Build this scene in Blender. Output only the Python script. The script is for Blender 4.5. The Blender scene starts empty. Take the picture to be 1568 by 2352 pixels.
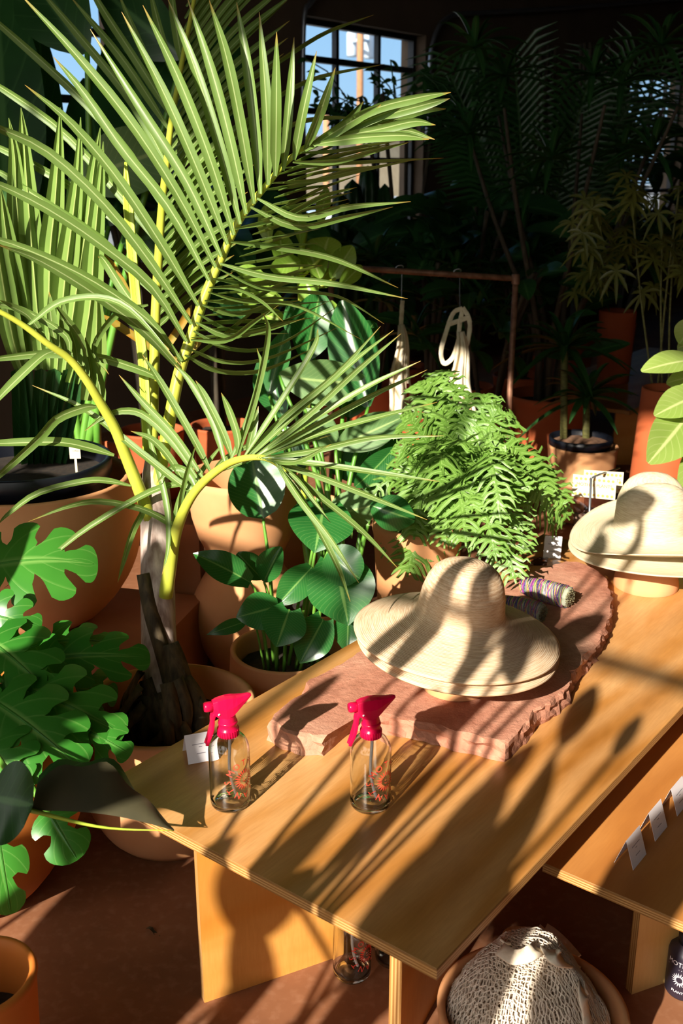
import bpy, bmesh, math, random
from mathutils import Vector, Matrix, Quaternion, noise
random.seed(7)
scene = bpy.context.scene
COL = scene.collection
rnd = random.random
def U(a, b): return random.uniform(a, b)

# ---------------------------------------------------------------- camera
FPX = 2400.0                      # focal length in pixels of the 1568 x 2352 frame
PITCH = math.radians(18.35)
EYE = 1.465
CAM = Vector((0, 0, EYE))
RT = Vector((1, 0, 0)); FW = Vector((0, math.cos(PITCH), -math.sin(PITCH))); UPV = Vector((0, math.sin(PITCH), math.cos(PITCH)))
cd = bpy.data.cameras.new('camera'); cam = bpy.data.objects.new('camera', cd); COL.objects.link(cam)
cam.location = CAM; cam.rotation_euler = (math.radians(90) - PITCH, 0, 0)
cd.sensor_fit = 'VERTICAL'; cd.sensor_height = 36.0; cd.lens = 36.0 * FPX / 2352.0
cd.clip_start = 0.05; cd.clip_end = 400
cd.dof.use_dof = True; cd.dof.focus_distance = 2.15; cd.dof.aperture_fstop = 6.3
scene.camera = cam
def ray(px, py): return FW + RT * ((px - 784) / FPX) - UPV * ((py - 1176) / FPX)
def at(px, py, w): return CAM + ray(px, py) * w                 # point seen at (px,py), w metres along the lens axis
def onz(px, py, z):
    d = ray(px, py); return CAM + d * ((z - EYE) / d.z)
def wof(p): return (Vector(p) - CAM).dot(FW)
def tocam(p): return (CAM - Vector(p)).normalized()

# ---------------------------------------------------------------- light and exposure
SUN_AZ = math.radians(29.0); SUN_EL = math.radians(28.5)
SUN_D = Vector((math.sin(SUN_AZ) * math.cos(SUN_EL), math.cos(SUN_AZ) * math.cos(SUN_EL), -math.sin(SUN_EL)))
sd = bpy.data.lights.new('sun', 'SUN'); sun = bpy.data.objects.new('sun', sd); COL.objects.link(sun)
sd.energy = 11.0; sd.color = (1.0, 0.91, 0.78); sd.angle = math.radians(0.6)
sun.rotation_euler = SUN_D.to_track_quat('-Z', 'Y').to_euler(); sun.location = (-3, -6, 6)
world = bpy.data.worlds.new('sky'); scene.world = world; world.use_nodes = True
nt = world.node_tree; nt.nodes.clear()
wo = nt.nodes.new('ShaderNodeOutputWorld'); bg = nt.nodes.new('ShaderNodeBackground')
tc = nt.nodes.new('ShaderNodeTexCoord'); sx = nt.nodes.new('ShaderNodeSeparateXYZ'); rp = nt.nodes.new('ShaderNodeValToRGB')
nt.links.new(tc.outputs['Generated'], sx.inputs[0]); nt.links.new(sx.outputs['Z'], rp.inputs[0])
rp.color_ramp.elements[0].position = 0.0; rp.color_ramp.elements[0].color = (0.58, 0.88, 1.15, 1)
rp.color_ramp.elements[1].position = 0.35; rp.color_ramp.elements[1].color = (0.20, 0.58, 1.12, 1)
vm = nt.nodes.new('ShaderNodeVectorMath'); vm.operation = 'DOT_PRODUCT'; nt.links.new(tc.outputs['Generated'], vm.inputs[0]); vm.inputs[1].default_value = tuple(-SUN_D)
mr_ = nt.nodes.new('ShaderNodeMapRange'); mr_.inputs[1].default_value = 0.35; mr_.inputs[2].default_value = 1.0; nt.links.new(vm.outputs['Value'], mr_.inputs[0])   # the sky is paler and brighter around the sun
mxs = nt.nodes.new('ShaderNodeMix'); mxs.data_type = 'RGBA'; nt.links.new(mr_.outputs[0], mxs.inputs[0]); nt.links.new(rp.outputs[0], mxs.inputs[6]); mxs.inputs[7].default_value = (3.2, 3.0, 2.8, 1)
nt.links.new(mxs.outputs[2], bg.inputs[0]); bg.inputs[1].default_value = 1.0
nt.links.new(bg.outputs[0], wo.inputs[0])
scene.view_settings.view_transform = 'Standard'; scene.view_settings.look = 'None'
scene.view_settings.gamma = 1.0; scene.view_settings.exposure = 0.0; scene.view_settings.use_curve_mapping = False
scene.cycles.max_bounces = 8; scene.cycles.transparent_max_bounces = 16
scene.cycles.sample_clamp_indirect = 4.0

# ---------------------------------------------------------------- materials
def lin(c):
    if isinstance(c, str):
        c = [int(c[i:i + 2], 16) / 255 for i in (0, 2, 4)]
    return tuple(((x / 12.92) if x <= 0.04045 else ((x + 0.055) / 1.055) ** 2.4) for x in c) + (1.0,)
def new_mat(name):
    m = bpy.data.materials.new(name); m.use_nodes = True
    t = m.node_tree; b = t.nodes['Principled BSDF']
    return m, t, b
def setin(b, **k):
    for kk, v in k.items():
        n = {'rough': 'Roughness', 'spec': 'Specular IOR Level', 'metal': 'Metallic', 'coat': 'Coat Weight', 'trans': 'Transmission Weight', 'alpha': 'Alpha', 'sheen': 'Sheen Weight', 'coatr': 'Coat Roughness'}[kk]
        b.inputs[n].default_value = v
def mixcol(t, fac, a, b):
    n = t.nodes.new('ShaderNodeMix'); n.data_type = 'RGBA'
    if hasattr(fac, 'is_output'): t.links.new(fac, n.inputs[0])
    else: n.inputs[0].default_value = fac
    for s, i in ((a, 6), (b, 7)):
        if hasattr(s, 'is_output'): t.links.new(s, n.inputs[i])
        else: n.inputs[i].default_value = s
    return n.outputs[2]
def noise_node(t, scale, detail=3, vec=None, coord='Object', stretch=None, rough=0.5):
    if vec is None:
        c = t.nodes.new('ShaderNodeTexCoord'); vec = c.outputs[coord]
    if stretch:
        mp = t.nodes.new('ShaderNodeMapping'); mp.inputs['Scale'].default_value = stretch
        t.links.new(vec, mp.inputs[0]); vec = mp.outputs[0]
    n = t.nodes.new('ShaderNodeTexNoise'); n.inputs['Scale'].default_value = scale; n.inputs['Detail'].default_value = detail
    n.inputs['Roughness'].default_value = rough
    t.links.new(vec, n.inputs['Vector'])
    return n.outputs['Fac']
def ramp(t, fac, stops):
    r = t.nodes.new('ShaderNodeValToRGB'); els = r.color_ramp.elements
    while len(els) < len(stops): els.new(0.5)
    for e, (p, c) in zip(els, stops): e.position = p; e.color = c
    t.links.new(fac, r.inputs[0]); return r.outputs[0]
def bump(t, b, h, strength=0.3, dist=0.002):
    n = t.nodes.new('ShaderNodeBump'); n.inputs['Strength'].default_value = strength; n.inputs['Distance'].default_value = dist
    t.links.new(h, n.inputs['Height']); t.links.new(n.outputs[0], b.inputs['Normal'])
def plain(name, c, rough=0.6, c2=None, scale=8, bmp=0, stretch=None, **k):
    m, t, b = new_mat(name); setin(b, rough=rough, **k)
    if c2 is None: b.inputs['Base Color'].default_value = lin(c)
    else:
        f = noise_node(t, scale, 4, stretch=stretch)
        t.links.new(ramp(t, f, [(0.32, lin(c)), (0.68, lin(c2))]), b.inputs['Base Color'])
        if bmp: bump(t, b, f, bmp)
    return m
def leafmat(name, c, c2, rib, veins=0, rough=0.38, transl=0.30, tcol=None, spec=0.5, tipbrown=0.0, ribw=0.06):
    """green leaf: two greens, a paler midrib along u = 0.5, optional side veins, some light coming through"""
    m, t, b = new_mat(name); setin(b, rough=rough, spec=spec)
    uv = t.nodes.new('ShaderNodeTexCoord'); s = t.nodes.new('ShaderNodeSeparateXYZ'); t.links.new(uv.outputs['UV'], s.inputs[0])
    f = noise_node(t, 5, 3)
    col = ramp(t, f, [(0.3, lin(c)), (0.7, lin(c2))])
    a = t.nodes.new('ShaderNodeMath'); a.operation = 'SUBTRACT'; t.links.new(s.outputs[0], a.inputs[0]); a.inputs[1].default_value = 0.5
    ab = t.nodes.new('ShaderNodeMath'); ab.operation = 'ABSOLUTE'; t.links.new(a.outputs[0], ab.inputs[0])
    rm = t.nodes.new('ShaderNodeMapRange'); rm.inputs[1].default_value = ribw; rm.inputs[2].default_value = ribw * 0.4; t.links.new(ab.outputs[0], rm.inputs[0])
    fm = t.nodes.new('ShaderNodeMath'); fm.operation = 'MULTIPLY'; t.links.new(rm.outputs[0], fm.inputs[0]); fm.inputs[1].default_value = 0.8
    col = mixcol(t, fm.outputs[0], col, lin(rib))
    if veins:
        v1 = t.nodes.new('ShaderNodeMath'); v1.operation = 'MULTIPLY_ADD'; t.links.new(ab.outputs[0], v1.inputs[0]); v1.inputs[1].default_value = -0.55; t.links.new(s.outputs[1], v1.inputs[2])
        v2 = t.nodes.new('ShaderNodeMath'); v2.operation = 'MULTIPLY'; t.links.new(v1.outputs[0], v2.inputs[0]); v2.inputs[1].default_value = veins
        v3 = t.nodes.new('ShaderNodeMath'); v3.operation = 'FRACT'; t.links.new(v2.outputs[0], v3.inputs[0])
        v4 = t.nodes.new('ShaderNodeMapRange'); v4.inputs[1].default_value = 0.14; v4.inputs[2].default_value = 0.02; v4.inputs[4].default_value = 0.35; t.links.new(v3.outputs[0], v4.inputs[0])
        col = mixcol(t, v4.outputs[0], col, lin(rib))
        bump(t, b, v3.outputs[0], 0.25, 0.002)
    else:                                                          # fine parallel veins
        v2 = t.nodes.new('ShaderNodeMath'); v2.operation = 'MULTIPLY'; t.links.new(s.outputs[0], v2.inputs[0]); v2.inputs[1].default_value = 9
        v3 = t.nodes.new('ShaderNodeMath'); v3.operation = 'FRACT'; t.links.new(v2.outputs[0], v3.inputs[0])
        bump(t, b, v3.outputs[0], 0.12, 0.001)
    if tipbrown:
        rb = t.nodes.new('ShaderNodeMapRange'); rb.inputs[1].default_value = 1 - tipbrown; rb.inputs[2].default_value = 1.0; t.links.new(s.outputs[1], rb.inputs[0])
        col = mixcol(t, rb.outputs[0], col, lin('a8843a'))
    t.links.new(col, b.inputs['Base Color'])
    tr = t.nodes.new('ShaderNodeBsdfTranslucent'); tr.inputs[0].default_value = lin(tcol or c2)
    mx = t.nodes.new('ShaderNodeMixShader'); mx.inputs[0].default_value = transl
    t.links.new(b.outputs[0], mx.inputs[1]); t.links.new(tr.outputs[0], mx.inputs[2])
    t.links.new(mx.outputs[0], t.nodes['Material Output'].inputs['Surface'])
    return m
def plymat(name, c1, c2, c3, coat=0.25, rough=0.42, grain=(2.2, 22, 22), edge=False):
    m, t, b = new_mat(name); setin(b, rough=rough, coat=coat, coatr=0.25, spec=0.4)
    tcn = t.nodes.new('ShaderNodeTexCoord')
    if edge:                                                       # the plies of the cut edge, stacked in z or across x
        s = t.nodes.new('ShaderNodeSeparateXYZ'); t.links.new(tcn.outputs['UV'], s.inputs[0])
        m1 = t.nodes.new('ShaderNodeMath'); m1.operation = 'MULTIPLY'; t.links.new(s.outputs[1], m1.inputs[0]); m1.inputs[1].default_value = 3.5
        fr = t.nodes.new('ShaderNodeMath'); fr.operation = 'FRACT'; t.links.new(m1.outputs[0], fr.inputs[0])
        gt = t.nodes.new('ShaderNodeMapRange'); gt.inputs[1].default_value = 0.45; gt.inputs[2].default_value = 0.55; t.links.new(fr.outputs[0], gt.inputs[0])
        f = noise_node(t, 30, 3, vec=tcn.outputs['Object'], stretch=(1, 1, 0.2))
        col = mixcol(t, gt.outputs[0], lin(c1), lin(c3)); col = mixcol(t, f, col, lin(c2))
    else:
        big = noise_node(t, 2.0, 4, vec=tcn.outputs['Object'], stretch=(0.7, 2.2, 2.2), rough=0.6)
        wv = t.nodes.new('ShaderNodeTexWave'); wv.wave_type = 'BANDS'; wv.bands_direction = 'Y'
        wv.inputs['Scale'].default_value = 2.6; wv.inputs['Distortion'].default_value = 14; wv.inputs['Detail'].default_value = 3; wv.inputs['Detail Scale'].default_value = 0.7
        mp = t.nodes.new('ShaderNodeMapping'); mp.inputs['Scale'].default_value = (0.35, 1.3, 1.3); t.links.new(tcn.outputs['Object'], mp.inputs[0]); t.links.new(mp.outputs[0], wv.inputs['Vector'])
        fine = noise_node(t, 9, 5, vec=tcn.outputs['Object'], stretch=grain, rough=0.65)
        col = ramp(t, big, [(0.3, lin(c1)), (0.52, lin(c2)), (0.72, lin(c3))])
        wr = t.nodes.new('ShaderNodeMapRange'); wr.inputs[4].default_value = 0.38; t.links.new(wv.outputs['Fac'], wr.inputs[0])
        col = mixcol(t, wr.outputs[0], col, lin(c3))
        fr = t.nodes.new('ShaderNodeMapRange'); fr.inputs[1].default_value = 0.35; fr.inputs[2].default_value = 0.75; fr.inputs[4].default_value = 0.30; t.links.new(fine, fr.inputs[0])
        col = mixcol(t, fr.outputs[0], col, lin(c1))
        bump(t, b, fine, 0.06, 0.001)
        sm = noise_node(t, 6, 4, vec=tcn.outputs['Object'])
        rr = t.nodes.new('ShaderNodeMapRange'); rr.inputs[3].default_value = rough - 0.12; rr.inputs[4].default_value = rough + 0.15; t.links.new(sm, rr.inputs[0]); t.links.new(rr.outputs[0], b.inputs['Roughness'])
    t.links.new(col, b.inputs['Base Color'])
    return m
M = {}
M['palm'] = leafmat('palm_leaf', '5c7834', '73904a', 'b0c082', rough=0.40, transl=0.22, tcol='8fae44', tipbrown=0.10, spec=0.45, ribw=0.07)
M['blade'] = leafmat('pleated_leaf', '6d8c44', '86a352', 'b4c878', rough=0.30, transl=0.2, tcol='8fb04a', spec=0.7)
M['rachis'] = plain('palm_rachis', 'a9b23a', 0.35, 'bcc24a', 12)
M['spear'] = plain('palm_spear', 'a3bb3c', 0.4, 'b5c84a', 14)
M['sheath'] = plain('palm_sheath', '7c675c', 0.8, 'c0b0a6', 9, 0.5, (7, 7, 1))
M['dry'] = plain('dry_sheath', '332a1c', 0.85, '5c4e36', 10, 0.5, (8, 8, 1.5))
M['monstera'] = leafmat('monstera_leaf', '2c6f22', '43882f', '7aa855', veins=6, rough=0.33, transl=0.18, tcol='5fae2e')
M['strelitzia'] = leafmat('strelitzia_leaf', '205a26', '2e6e30', '78a455', veins=16, rough=0.27, transl=0.16, tcol='4a9a30', spec=0.6, ribw=0.035)
M['underleaf'] = leafmat('pale_leaf_back', '5a7f4a', '6d9058', 'a8c07a', veins=14, rough=0.5, transl=0.2, tcol='6fae3a', ribw=0.04)
M['stem'] = plain('green_stem', '4f8a2c', 0.4, '6da03c', 10)
M['fern'] = leafmat('fern_leaf', '577f2c', '739a40', '9cc068', veins=9, rough=0.42, transl=0.22, tcol='76aa3c', ribw=0.08)
M['rubber'] = leafmat('rubber_leaf', '829c48', '98b05a', 'c6cf8c', veins=9, rough=0.35, transl=0.3, tcol='b5d455', ribw=0.05)
M['ficus'] = leafmat('ficus_leaf', '6f9a30', '94b84a', 'c3d684', veins=8, rough=0.35, transl=0.3, tcol='b0d84a', ribw=0.05)
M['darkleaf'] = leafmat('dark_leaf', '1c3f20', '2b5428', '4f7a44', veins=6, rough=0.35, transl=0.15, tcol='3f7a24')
M['olive'] = leafmat('olive_leaf', '3e4a1e', '66662a', '7a7a40', veins=0, rough=0.45, transl=0.2, tcol='9aa43a')
M['terracotta'] = plain('terracotta', 'cc9060', 0.75, 'd89f70', 6, 0.12, spec=0.25)
M['terracotta_orange'] = plain('orange_terracotta', 'c4702c', 0.6, 'd07c36', 5, 0.1, spec=0.3)
M['terracotta_red'] = plain('red_terracotta', 'a8522e', 0.7, 'b86038', 6, 0.12, spec=0.25)
M['terracotta_box'] = plain('terracotta_block', '8f5c40', 0.85, '9c6848', 7, 0.2, spec=0.2)
M['nursery'] = plain('black_plastic', '10131c', 0.38, spec=0.5)
M['soil'] = plain('soil', '1c1610', 0.95, '33281c', 60, 0.8)
M['drysoil'] = plain('dry_soil', '5a3f2e', 0.95, '8a6448', 70, 0.8)
M['ply'] = plymat('varnished_plywood', '8a561e', 'bf8240', 'e0b078', coat=0.35, rough=0.36)
M['plyred'] = plymat('warm_plywood', '9c602c', 'b87838', 'cc9050', rough=0.5, coat=0.1)
M['plyleg'] = plymat('plywood_panel', 'b06f24', 'c98434', 'd99e52', grain=(22, 22, 2.2))
M['plylight'] = plymat('pale_plywood_panel', 'b98a44', 'cfa45c', 'dcb878', grain=(22, 22, 2.2))
M['edge'] = plymat('plywood_edge', '7a4f24', 'a8783c', 'd6ae74', edge=True, coat=0.0, rough=0.6)
M['straw'] = None
M['red'] = None
M['white'] = plain('white_card', 'e6e2e6', 0.7)
M['ink'] = plain('grey_ink', '8a8690', 0.8)
M['canvas'] = plain('canvas', 'e0d2b4', 0.9, 'ece0c6', 60, 0.2)
M['canvas_red'] = plain('red_print', 'b8303a', 0.85)
M['net'] = plain('cotton_net', 'd8c8b4', 0.9, 'e8dccb', 40)
M['rust'] = plain('rusty_pipe', '6a4636', 0.55, '9a7058', 30, 0.3, metal=0.4)
M['steel'] = plain('galvanised_steel', '9aa0a8', 0.35, metal=0.8)
M['blackmetal'] = plain('dark_frame_paint', '14161a', 0.5)
M['bark'] = plain('bark', '2e281e', 0.85, '453c2c', 14, 0.5, (4, 4, 1))
M['cane'] = plain('cane_stem', '54542a', 0.7, '787640', 40, 0.4, (1, 1, 3))
# straw: fine rings around the crown and brim (uv.y runs from the crown centre to the rim), streaked along the weave
m, t, b = new_mat('straw_weave'); setin(b, rough=0.8, spec=0.2)
tcn = t.nodes.new('ShaderNodeTexCoord'); s = t.nodes.new('ShaderNodeSeparateXYZ'); t.links.new(tcn.outputs['UV'], s.inputs[0])
a = t.nodes.new('ShaderNodeMath'); a.operation = 'MULTIPLY'; t.links.new(s.outputs[1], a.inputs[0]); a.inputs[1].default_value = 72
fr = t.nodes.new('ShaderNodeMath'); fr.operation = 'PINGPONG'; t.links.new(a.outputs[0], fr.inputs[0]); fr.inputs[1].default_value = 0.5
f = noise_node(t, 1.0, 4, vec=tcn.outputs['UV'], stretch=(22, 95, 1), rough=0.7)
col = ramp(t, f, [(0.34, lin('c49f7c')), (0.52, lin('dcc09e')), (0.7, lin('ead6ba'))])
rr = t.nodes.new('ShaderNodeMapRange'); rr.inputs[1].default_value = 0.12; rr.inputs[2].default_value = 0.0; rr.inputs[4].default_value = 0.4; t.links.new(fr.outputs[0], rr.inputs[0])
col = mixcol(t, rr.outputs[0], col, lin('a67f55')); t.links.new(col, b.inputs['Base Color']); bump(t, b, fr.outputs[0], 0.5, 0.002)
M['straw'] = m
m, t, b = new_mat('pale_straw_weave'); setin(b, rough=0.8, spec=0.2)
tcn = t.nodes.new('ShaderNodeTexCoord')
f = noise_node(t, 1.0, 4, vec=tcn.outputs['UV'], stretch=(18, 110, 1), rough=0.7)
t.links.new(ramp(t, f, [(0.34, lin('baa888')), (0.6, lin('d4c8aa'))]), b.inputs['Base Color']); bump(t, b, f, 0.3, 0.002)
M['straw_pale'] = m
# thin clear glass: what lies behind shows through, the rim turns greenish and reflective
def thinglass(name, tint, edge, gl=0.9):
    m, t, b = new_mat(name); t.nodes.remove(b)
    lw = t.nodes.new('ShaderNodeLayerWeight'); lw.inputs[0].default_value = 0.35
    tr = t.nodes.new('ShaderNodeBsdfTransparent')
    r = ramp(t, lw.outputs['Facing'], [(0.0, lin(tint)), (0.72, lin(tint)), (1.0, lin(edge))]); t.links.new(r, tr.inputs[0])
    g = t.nodes.new('ShaderNodeBsdfGlossy'); g.inputs['Roughness'].default_value = 0.04; g.inputs[0].default_value = (gl, gl, gl, 1)
    l2 = t.nodes.new('ShaderNodeLayerWeight'); l2.inputs[0].default_value = 0.5
    pw = t.nodes.new('ShaderNodeMath'); pw.operation = 'POWER'; t.links.new(l2.outputs['Facing'], pw.inputs[0]); pw.inputs[1].default_value = 5
    fz = t.nodes.new('ShaderNodeMath'); fz.operation = 'MULTIPLY_ADD'; t.links.new(pw.outputs[0], fz.inputs[0]); fz.inputs[1].default_value = 0.9; fz.inputs[2].default_value = 0.04
    mx = t.nodes.new('ShaderNodeMixShader'); t.links.new(fz.outputs[0], mx.inputs[0]); t.links.new(tr.outputs[0], mx.inputs[1]); t.links.new(g.outputs[0], mx.inputs[2])
    t.links.new(mx.outputs[0], t.nodes['Material Output'].inputs['Surface']); return m
m, t, b = new_mat('clear_bottle_glass'); b.inputs['Base Color'].default_value = (0.97, 0.99, 0.97, 1); setin(b, rough=0.0, trans=1.0); b.inputs['IOR'].default_value = 1.5
M['glass'] = m
M['pane'] = thinglass('window_glass', 'f6f9fb', 'd8e4ea')
M['film'] = thinglass('clear_film', 'd6cacc', 'a89ca0')
def plastic(name, c, tc, tl=0.35):
    m, t, b = new_mat(name); b.inputs['Base Color'].default_value = lin(c); setin(b, rough=0.22, spec=0.5)
    tr = t.nodes.new('ShaderNodeBsdfTranslucent'); tr.inputs[0].default_value = lin(tc)
    mx = t.nodes.new('ShaderNodeMixShader'); mx.inputs[0].default_value = tl
    t.links.new(b.outputs[0], mx.inputs[1]); t.links.new(tr.outputs[0], mx.inputs[2]); t.links.new(mx.outputs[0], t.nodes['Material Output'].inputs['Surface']); return m
M['red'] = plastic('hot_red_plastic', 'e21450', 'f0245c')
M['tube'] = plastic('milky_tube', 'eef0f6', 'f0f2f8', 0.4)
M['print'] = plain('red_bottle_print', 'f04a34', 0.6)
M['stone'] = None
m, t, b = new_mat('red_sandstone'); setin(b, rough=0.9, spec=0.15)
f1 = noise_node(t, 7, 6, rough=0.65); f2 = noise_node(t, 60, 5, rough=0.7)
col = ramp(t, f1, [(0.3, lin('9c6650')), (0.5, lin('b8826a')), (0.72, lin('c8987f'))])
mr = t.nodes.new('ShaderNodeMapRange'); mr.inputs[1].default_value = 0.4; mr.inputs[2].default_value = 0.75; mr.inputs[4].default_value = 0.3; t.links.new(f2, mr.inputs[0])
col = mixcol(t, mr.outputs[0], col, lin('7d4a38')); t.links.new(col, b.inputs['Base Color'])
ad = t.nodes.new('ShaderNodeMath'); ad.operation = 'ADD'; t.links.new(f1, ad.inputs[0]); t.links.new(f2, ad.inputs[1]); bump(t, b, ad.outputs[0], 0.5, 0.006)
M['stone'] = m
m, t, b = new_mat('stained_concrete'); setin(b, rough=0.75, spec=0.3)
f1 = noise_node(t, 2.2, 6, rough=0.6); f2 = noise_node(t, 45, 4)
col = ramp(t, f1, [(0.3, lin('6a432c')), (0.55, lin('85573a')), (0.75, lin('97684a'))])
mr = t.nodes.new('ShaderNodeMapRange'); mr.inputs[1].default_value = 0.5; mr.inputs[2].default_value = 0.8; mr.inputs[4].default_value = 0.25; t.links.new(f2, mr.inputs[0])
col = mixcol(t, mr.outputs[0], col, lin('b58c70')); t.links.new(col, b.inputs['Base Color']); bump(t, b, f2, 0.1, 0.002)
M['floor'] = m
M['wall'] = plain('brown_wall', '584838', 0.9, '665442', 3, 0.1)
M['ceiling'] = plain('dark_ceiling', '1f1b18', 0.9, '2a2420', 3)
M['ground'] = plain('asphalt', '6f6c68', 0.9, '86827c', 4)
M['stucco'] = plain('beige_stucco', 'b59c78', 0.9, 'c3aa86', 3)
M['shadewall'] = plain('shade_blue_wall', '2c3f60', 0.8, '34486a', 3)  # blue shade put into the colour, the pier itself stands in the sun
M['palewall'] = plain('pale_wall', 'c8ccd4', 0.8)
M['polewood'] = plain('pole_wood', 'a8744c', 0.8, 'b98660', 10, 0.3, (6, 6, 1))
M['transformer'] = plain('grey_steel', 'b4c0cc', 0.5)
M['car'] = plain('white_car_paint', 'dfe4ea', 0.3, coat=0.6)
M['carglass'] = plain('car_window', '20262e', 0.15)

# ---------------------------------------------------------------- mesh building
class MB:
    def __init__(s): s.v = []; s.f = []; s.uv = []; s.mi = []; s.cur = 0
    def vert(s, p, uv=(0, 0)): s.v.append(tuple(p)); s.uv.append(uv); return len(s.v) - 1
    def face(s, *i): s.f.append(i); s.mi.append(s.cur)
    def grid(s, rows, uvs=None, close=False):
        n = len(rows); mm = len(rows[0]); base = len(s.v)
        for i, r in enumerate(rows):
            for j, p in enumerate(r):
                s.vert(p, uvs[i][j] if uvs else (j / max(1, mm - 1), i / max(1, n - 1)))
        for i in range(n - 1):
            for j in range(mm if close else mm - 1):
                k = (j + 1) % mm
                s.face(base + i * mm + j, base + i * mm + k, base + (i + 1) * mm + k, base + (i + 1) * mm + j)
        return base
    def box(s, c, size, R=None):
        c = Vector(c); hx, hy, hz = [q / 2 for q in size]
        R = R or Matrix.Identity(3)
        P = [c + R @ Vector((x * hx, y * hy, z * hz)) for x in (-1, 1) for y in (-1, 1) for z in (-1, 1)]
        flip = R.determinant() < 0
        for q in ((0, 1, 3, 2), (4, 6, 7, 5), (0, 4, 5, 1), (2, 3, 7, 6), (0, 2, 6, 4), (1, 5, 7, 3)):
            if flip: q = q[::-1]
            s.face(*[s.vert(P[k], ((0, 0), (1, 0), (1, 1), (0, 1))[n]) for n, k in enumerate(q)])
    def lathe(s, prof, seg=48, c=(0, 0, 0), R=None, cap0=False, cap1=False, fn=None):
        c = Vector(c); R = R or Matrix.Identity(3); rows = []
        for r, z in prof:
            row = []
            for j in range(seg):
                a = 2 * math.pi * j / seg; p = Vector((r * math.cos(a), r * math.sin(a), z))
                if fn: p = fn(p, a, r)
                row.append(c + R @ p)
            rows.append(row)
        uvs = [[(j / seg, i / max(1, len(prof) - 1)) for j in range(seg)] for i in range(len(prof))]
        base = s.grid(rows, uvs, close=True)
        if cap0: s.face(*[base + j for j in reversed(range(seg))])
        if cap1: s.face(*[base + (len(prof) - 1) * seg + j for j in range(seg)])
    def tube(s, pts, rad, seg=8, cap=True):
        pts = [Vector(p) for p in pts]; n = len(pts)
        if not hasattr(rad, '__len__'): rad = [rad] * n
        T = [(pts[min(i + 1, n - 1)] - pts[max(i - 1, 0)]).normalized() for i in range(n)]
        a = T[0].orthogonal().normalized(); rows = []
        for i in range(n):
            a = (a - T[i] * a.dot(T[i]));
            a = a.normalized() if a.length > 1e-6 else T[i].orthogonal().normalized()
            b = T[i].cross(a)
            rows.append([pts[i] + (a * math.cos(2 * math.pi * j / seg) + b * math.sin(2 * math.pi * j / seg)) * rad[i] for j in range(seg)])
        base = s.grid(rows, [[(j / seg, i / max(1, n - 1)) for j in range(seg)] for i in range(n)], close=True)
        if cap:
            s.face(*[base + j for j in reversed(range(seg))]); s.face(*[base + (n - 1) * seg + j for j in range(seg)])
    def ribbon(s, pts, wid, nrm, fold=0.25, nfn=None):
        """a blade: folded strip along pts, width wid[i], facing nrm"""
        pts = [Vector(p) for p in pts]; n = len(pts); rows = []; uvs = []
        for i in range(n):
            T = (pts[min(i + 1, n - 1)] - pts[max(i - 1, 0)]).normalized()
            N = Vector(nfn(i, T)) if nfn else Vector(nrm)
            sd = T.cross(N)
            sd = sd.normalized() if sd.length > 1e-6 else T.orthogonal().normalized()
            N2 = sd.cross(T)
            w = wid[i] / 2
            rows.append([pts[i] - sd * w + N2 * w * fold, pts[i] - N2 * w * fold, pts[i] + sd * w + N2 * w * fold])
            v = i / max(1, n - 1); uvs.append([(0, v), (0.5, v), (1, v)])
        s.grid(rows, uvs)
    def leaf(s, base, tip, width, nrm, shape='oval', bend=0.0, fold=0.15, wave=0.0, n=10, c=6, lobe=0.0, tw=0.0):
        """broad leaf from base to tip, facing nrm; bend > 0 arches the middle towards nrm"""
        base = Vector(base); tip = Vector(tip); T = tip - base; L = T.length; Tn = T.normalized()
        S = Tn.cross(Vector(nrm)).normalized(); N = S.cross(Tn).normalized(); ph = U(0, 6.28); rows = []; uvs = []
        for i in range(n + 1):
            v = i / n
            if shape == 'oval': w = math.sin(math.pi * min(1, v * 0.96 + 0.02)) ** 0.75
            elif shape == 'heart': w = (math.sin(math.pi * min(1, (v * 0.90 + 0.10))) ** 0.85) if v > 0.0 else 0.42
            elif shape == 'lance': w = math.sin(math.pi * v ** 0.75) ** 1.0 if v < 1 else 0
            elif shape == 'round': w = math.sqrt(max(0, 1 - (2 * v - 1) ** 2))
            else: w = 1
            if shape == 'heart' : w = max(w, 0.42 if v == 0 else 0) * (1 if v < 0.97 else 0.25)
            w = max(w, 0.015) * width / 2
            r = []; q = []
            for j in range(c + 1):
                u = 2 * j / c - 1
                ax = base + T * v + N * (bend * L * 4 * v * (1 - v)) - Tn * (lobe * L * u * u * max(0, 1 - v * 2.2))
                p = ax + S * (u * w) + N * (fold * abs(u) * w * 2) + N * (wave * w * abs(u) * math.sin(v * 9 + ph + (2 if u > 0 else 0)))
                if tw: p = p + N * (tw * u * w)
                r.append(p); q.append(((u + 1) / 2, v))
            rows.append(r); uvs.append(q)
        s.grid(rows, uvs)
    def build(s, name, mats, parent=None, smooth=True, loc=None, kind=None):
        me = bpy.data.meshes.new(name); o = bpy.data.objects.new(name, me)
        off = Vector(loc) if loc is not None else Vector((0, 0, 0))
        me.from_pydata([tuple(Vector(p) - off) for p in s.v], [], s.f)
        ul = me.uv_layers.new(name='UVMap')
        for l in me.loops: ul.data[l.index].uv = s.uv[l.vertex_index]
        for mm in (mats if isinstance(mats, (list, tuple)) else [mats]): me.materials.append(mm)
        for p, k in zip(me.polygons, s.mi): p.material_index = k; p.use_smooth = smooth
        me.update(); COL.objects.link(o); o.location = off
        if parent is not None:
            o.parent = parent; o.location = off - world_loc(parent) if loc is not None else -world_loc(parent)
        if kind: o['kind'] = kind
        return o
def world_loc(o):
    p = Vector(o.location)
    while o.parent: o = o.parent; p = p + Vector(o.location)
    return p
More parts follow.
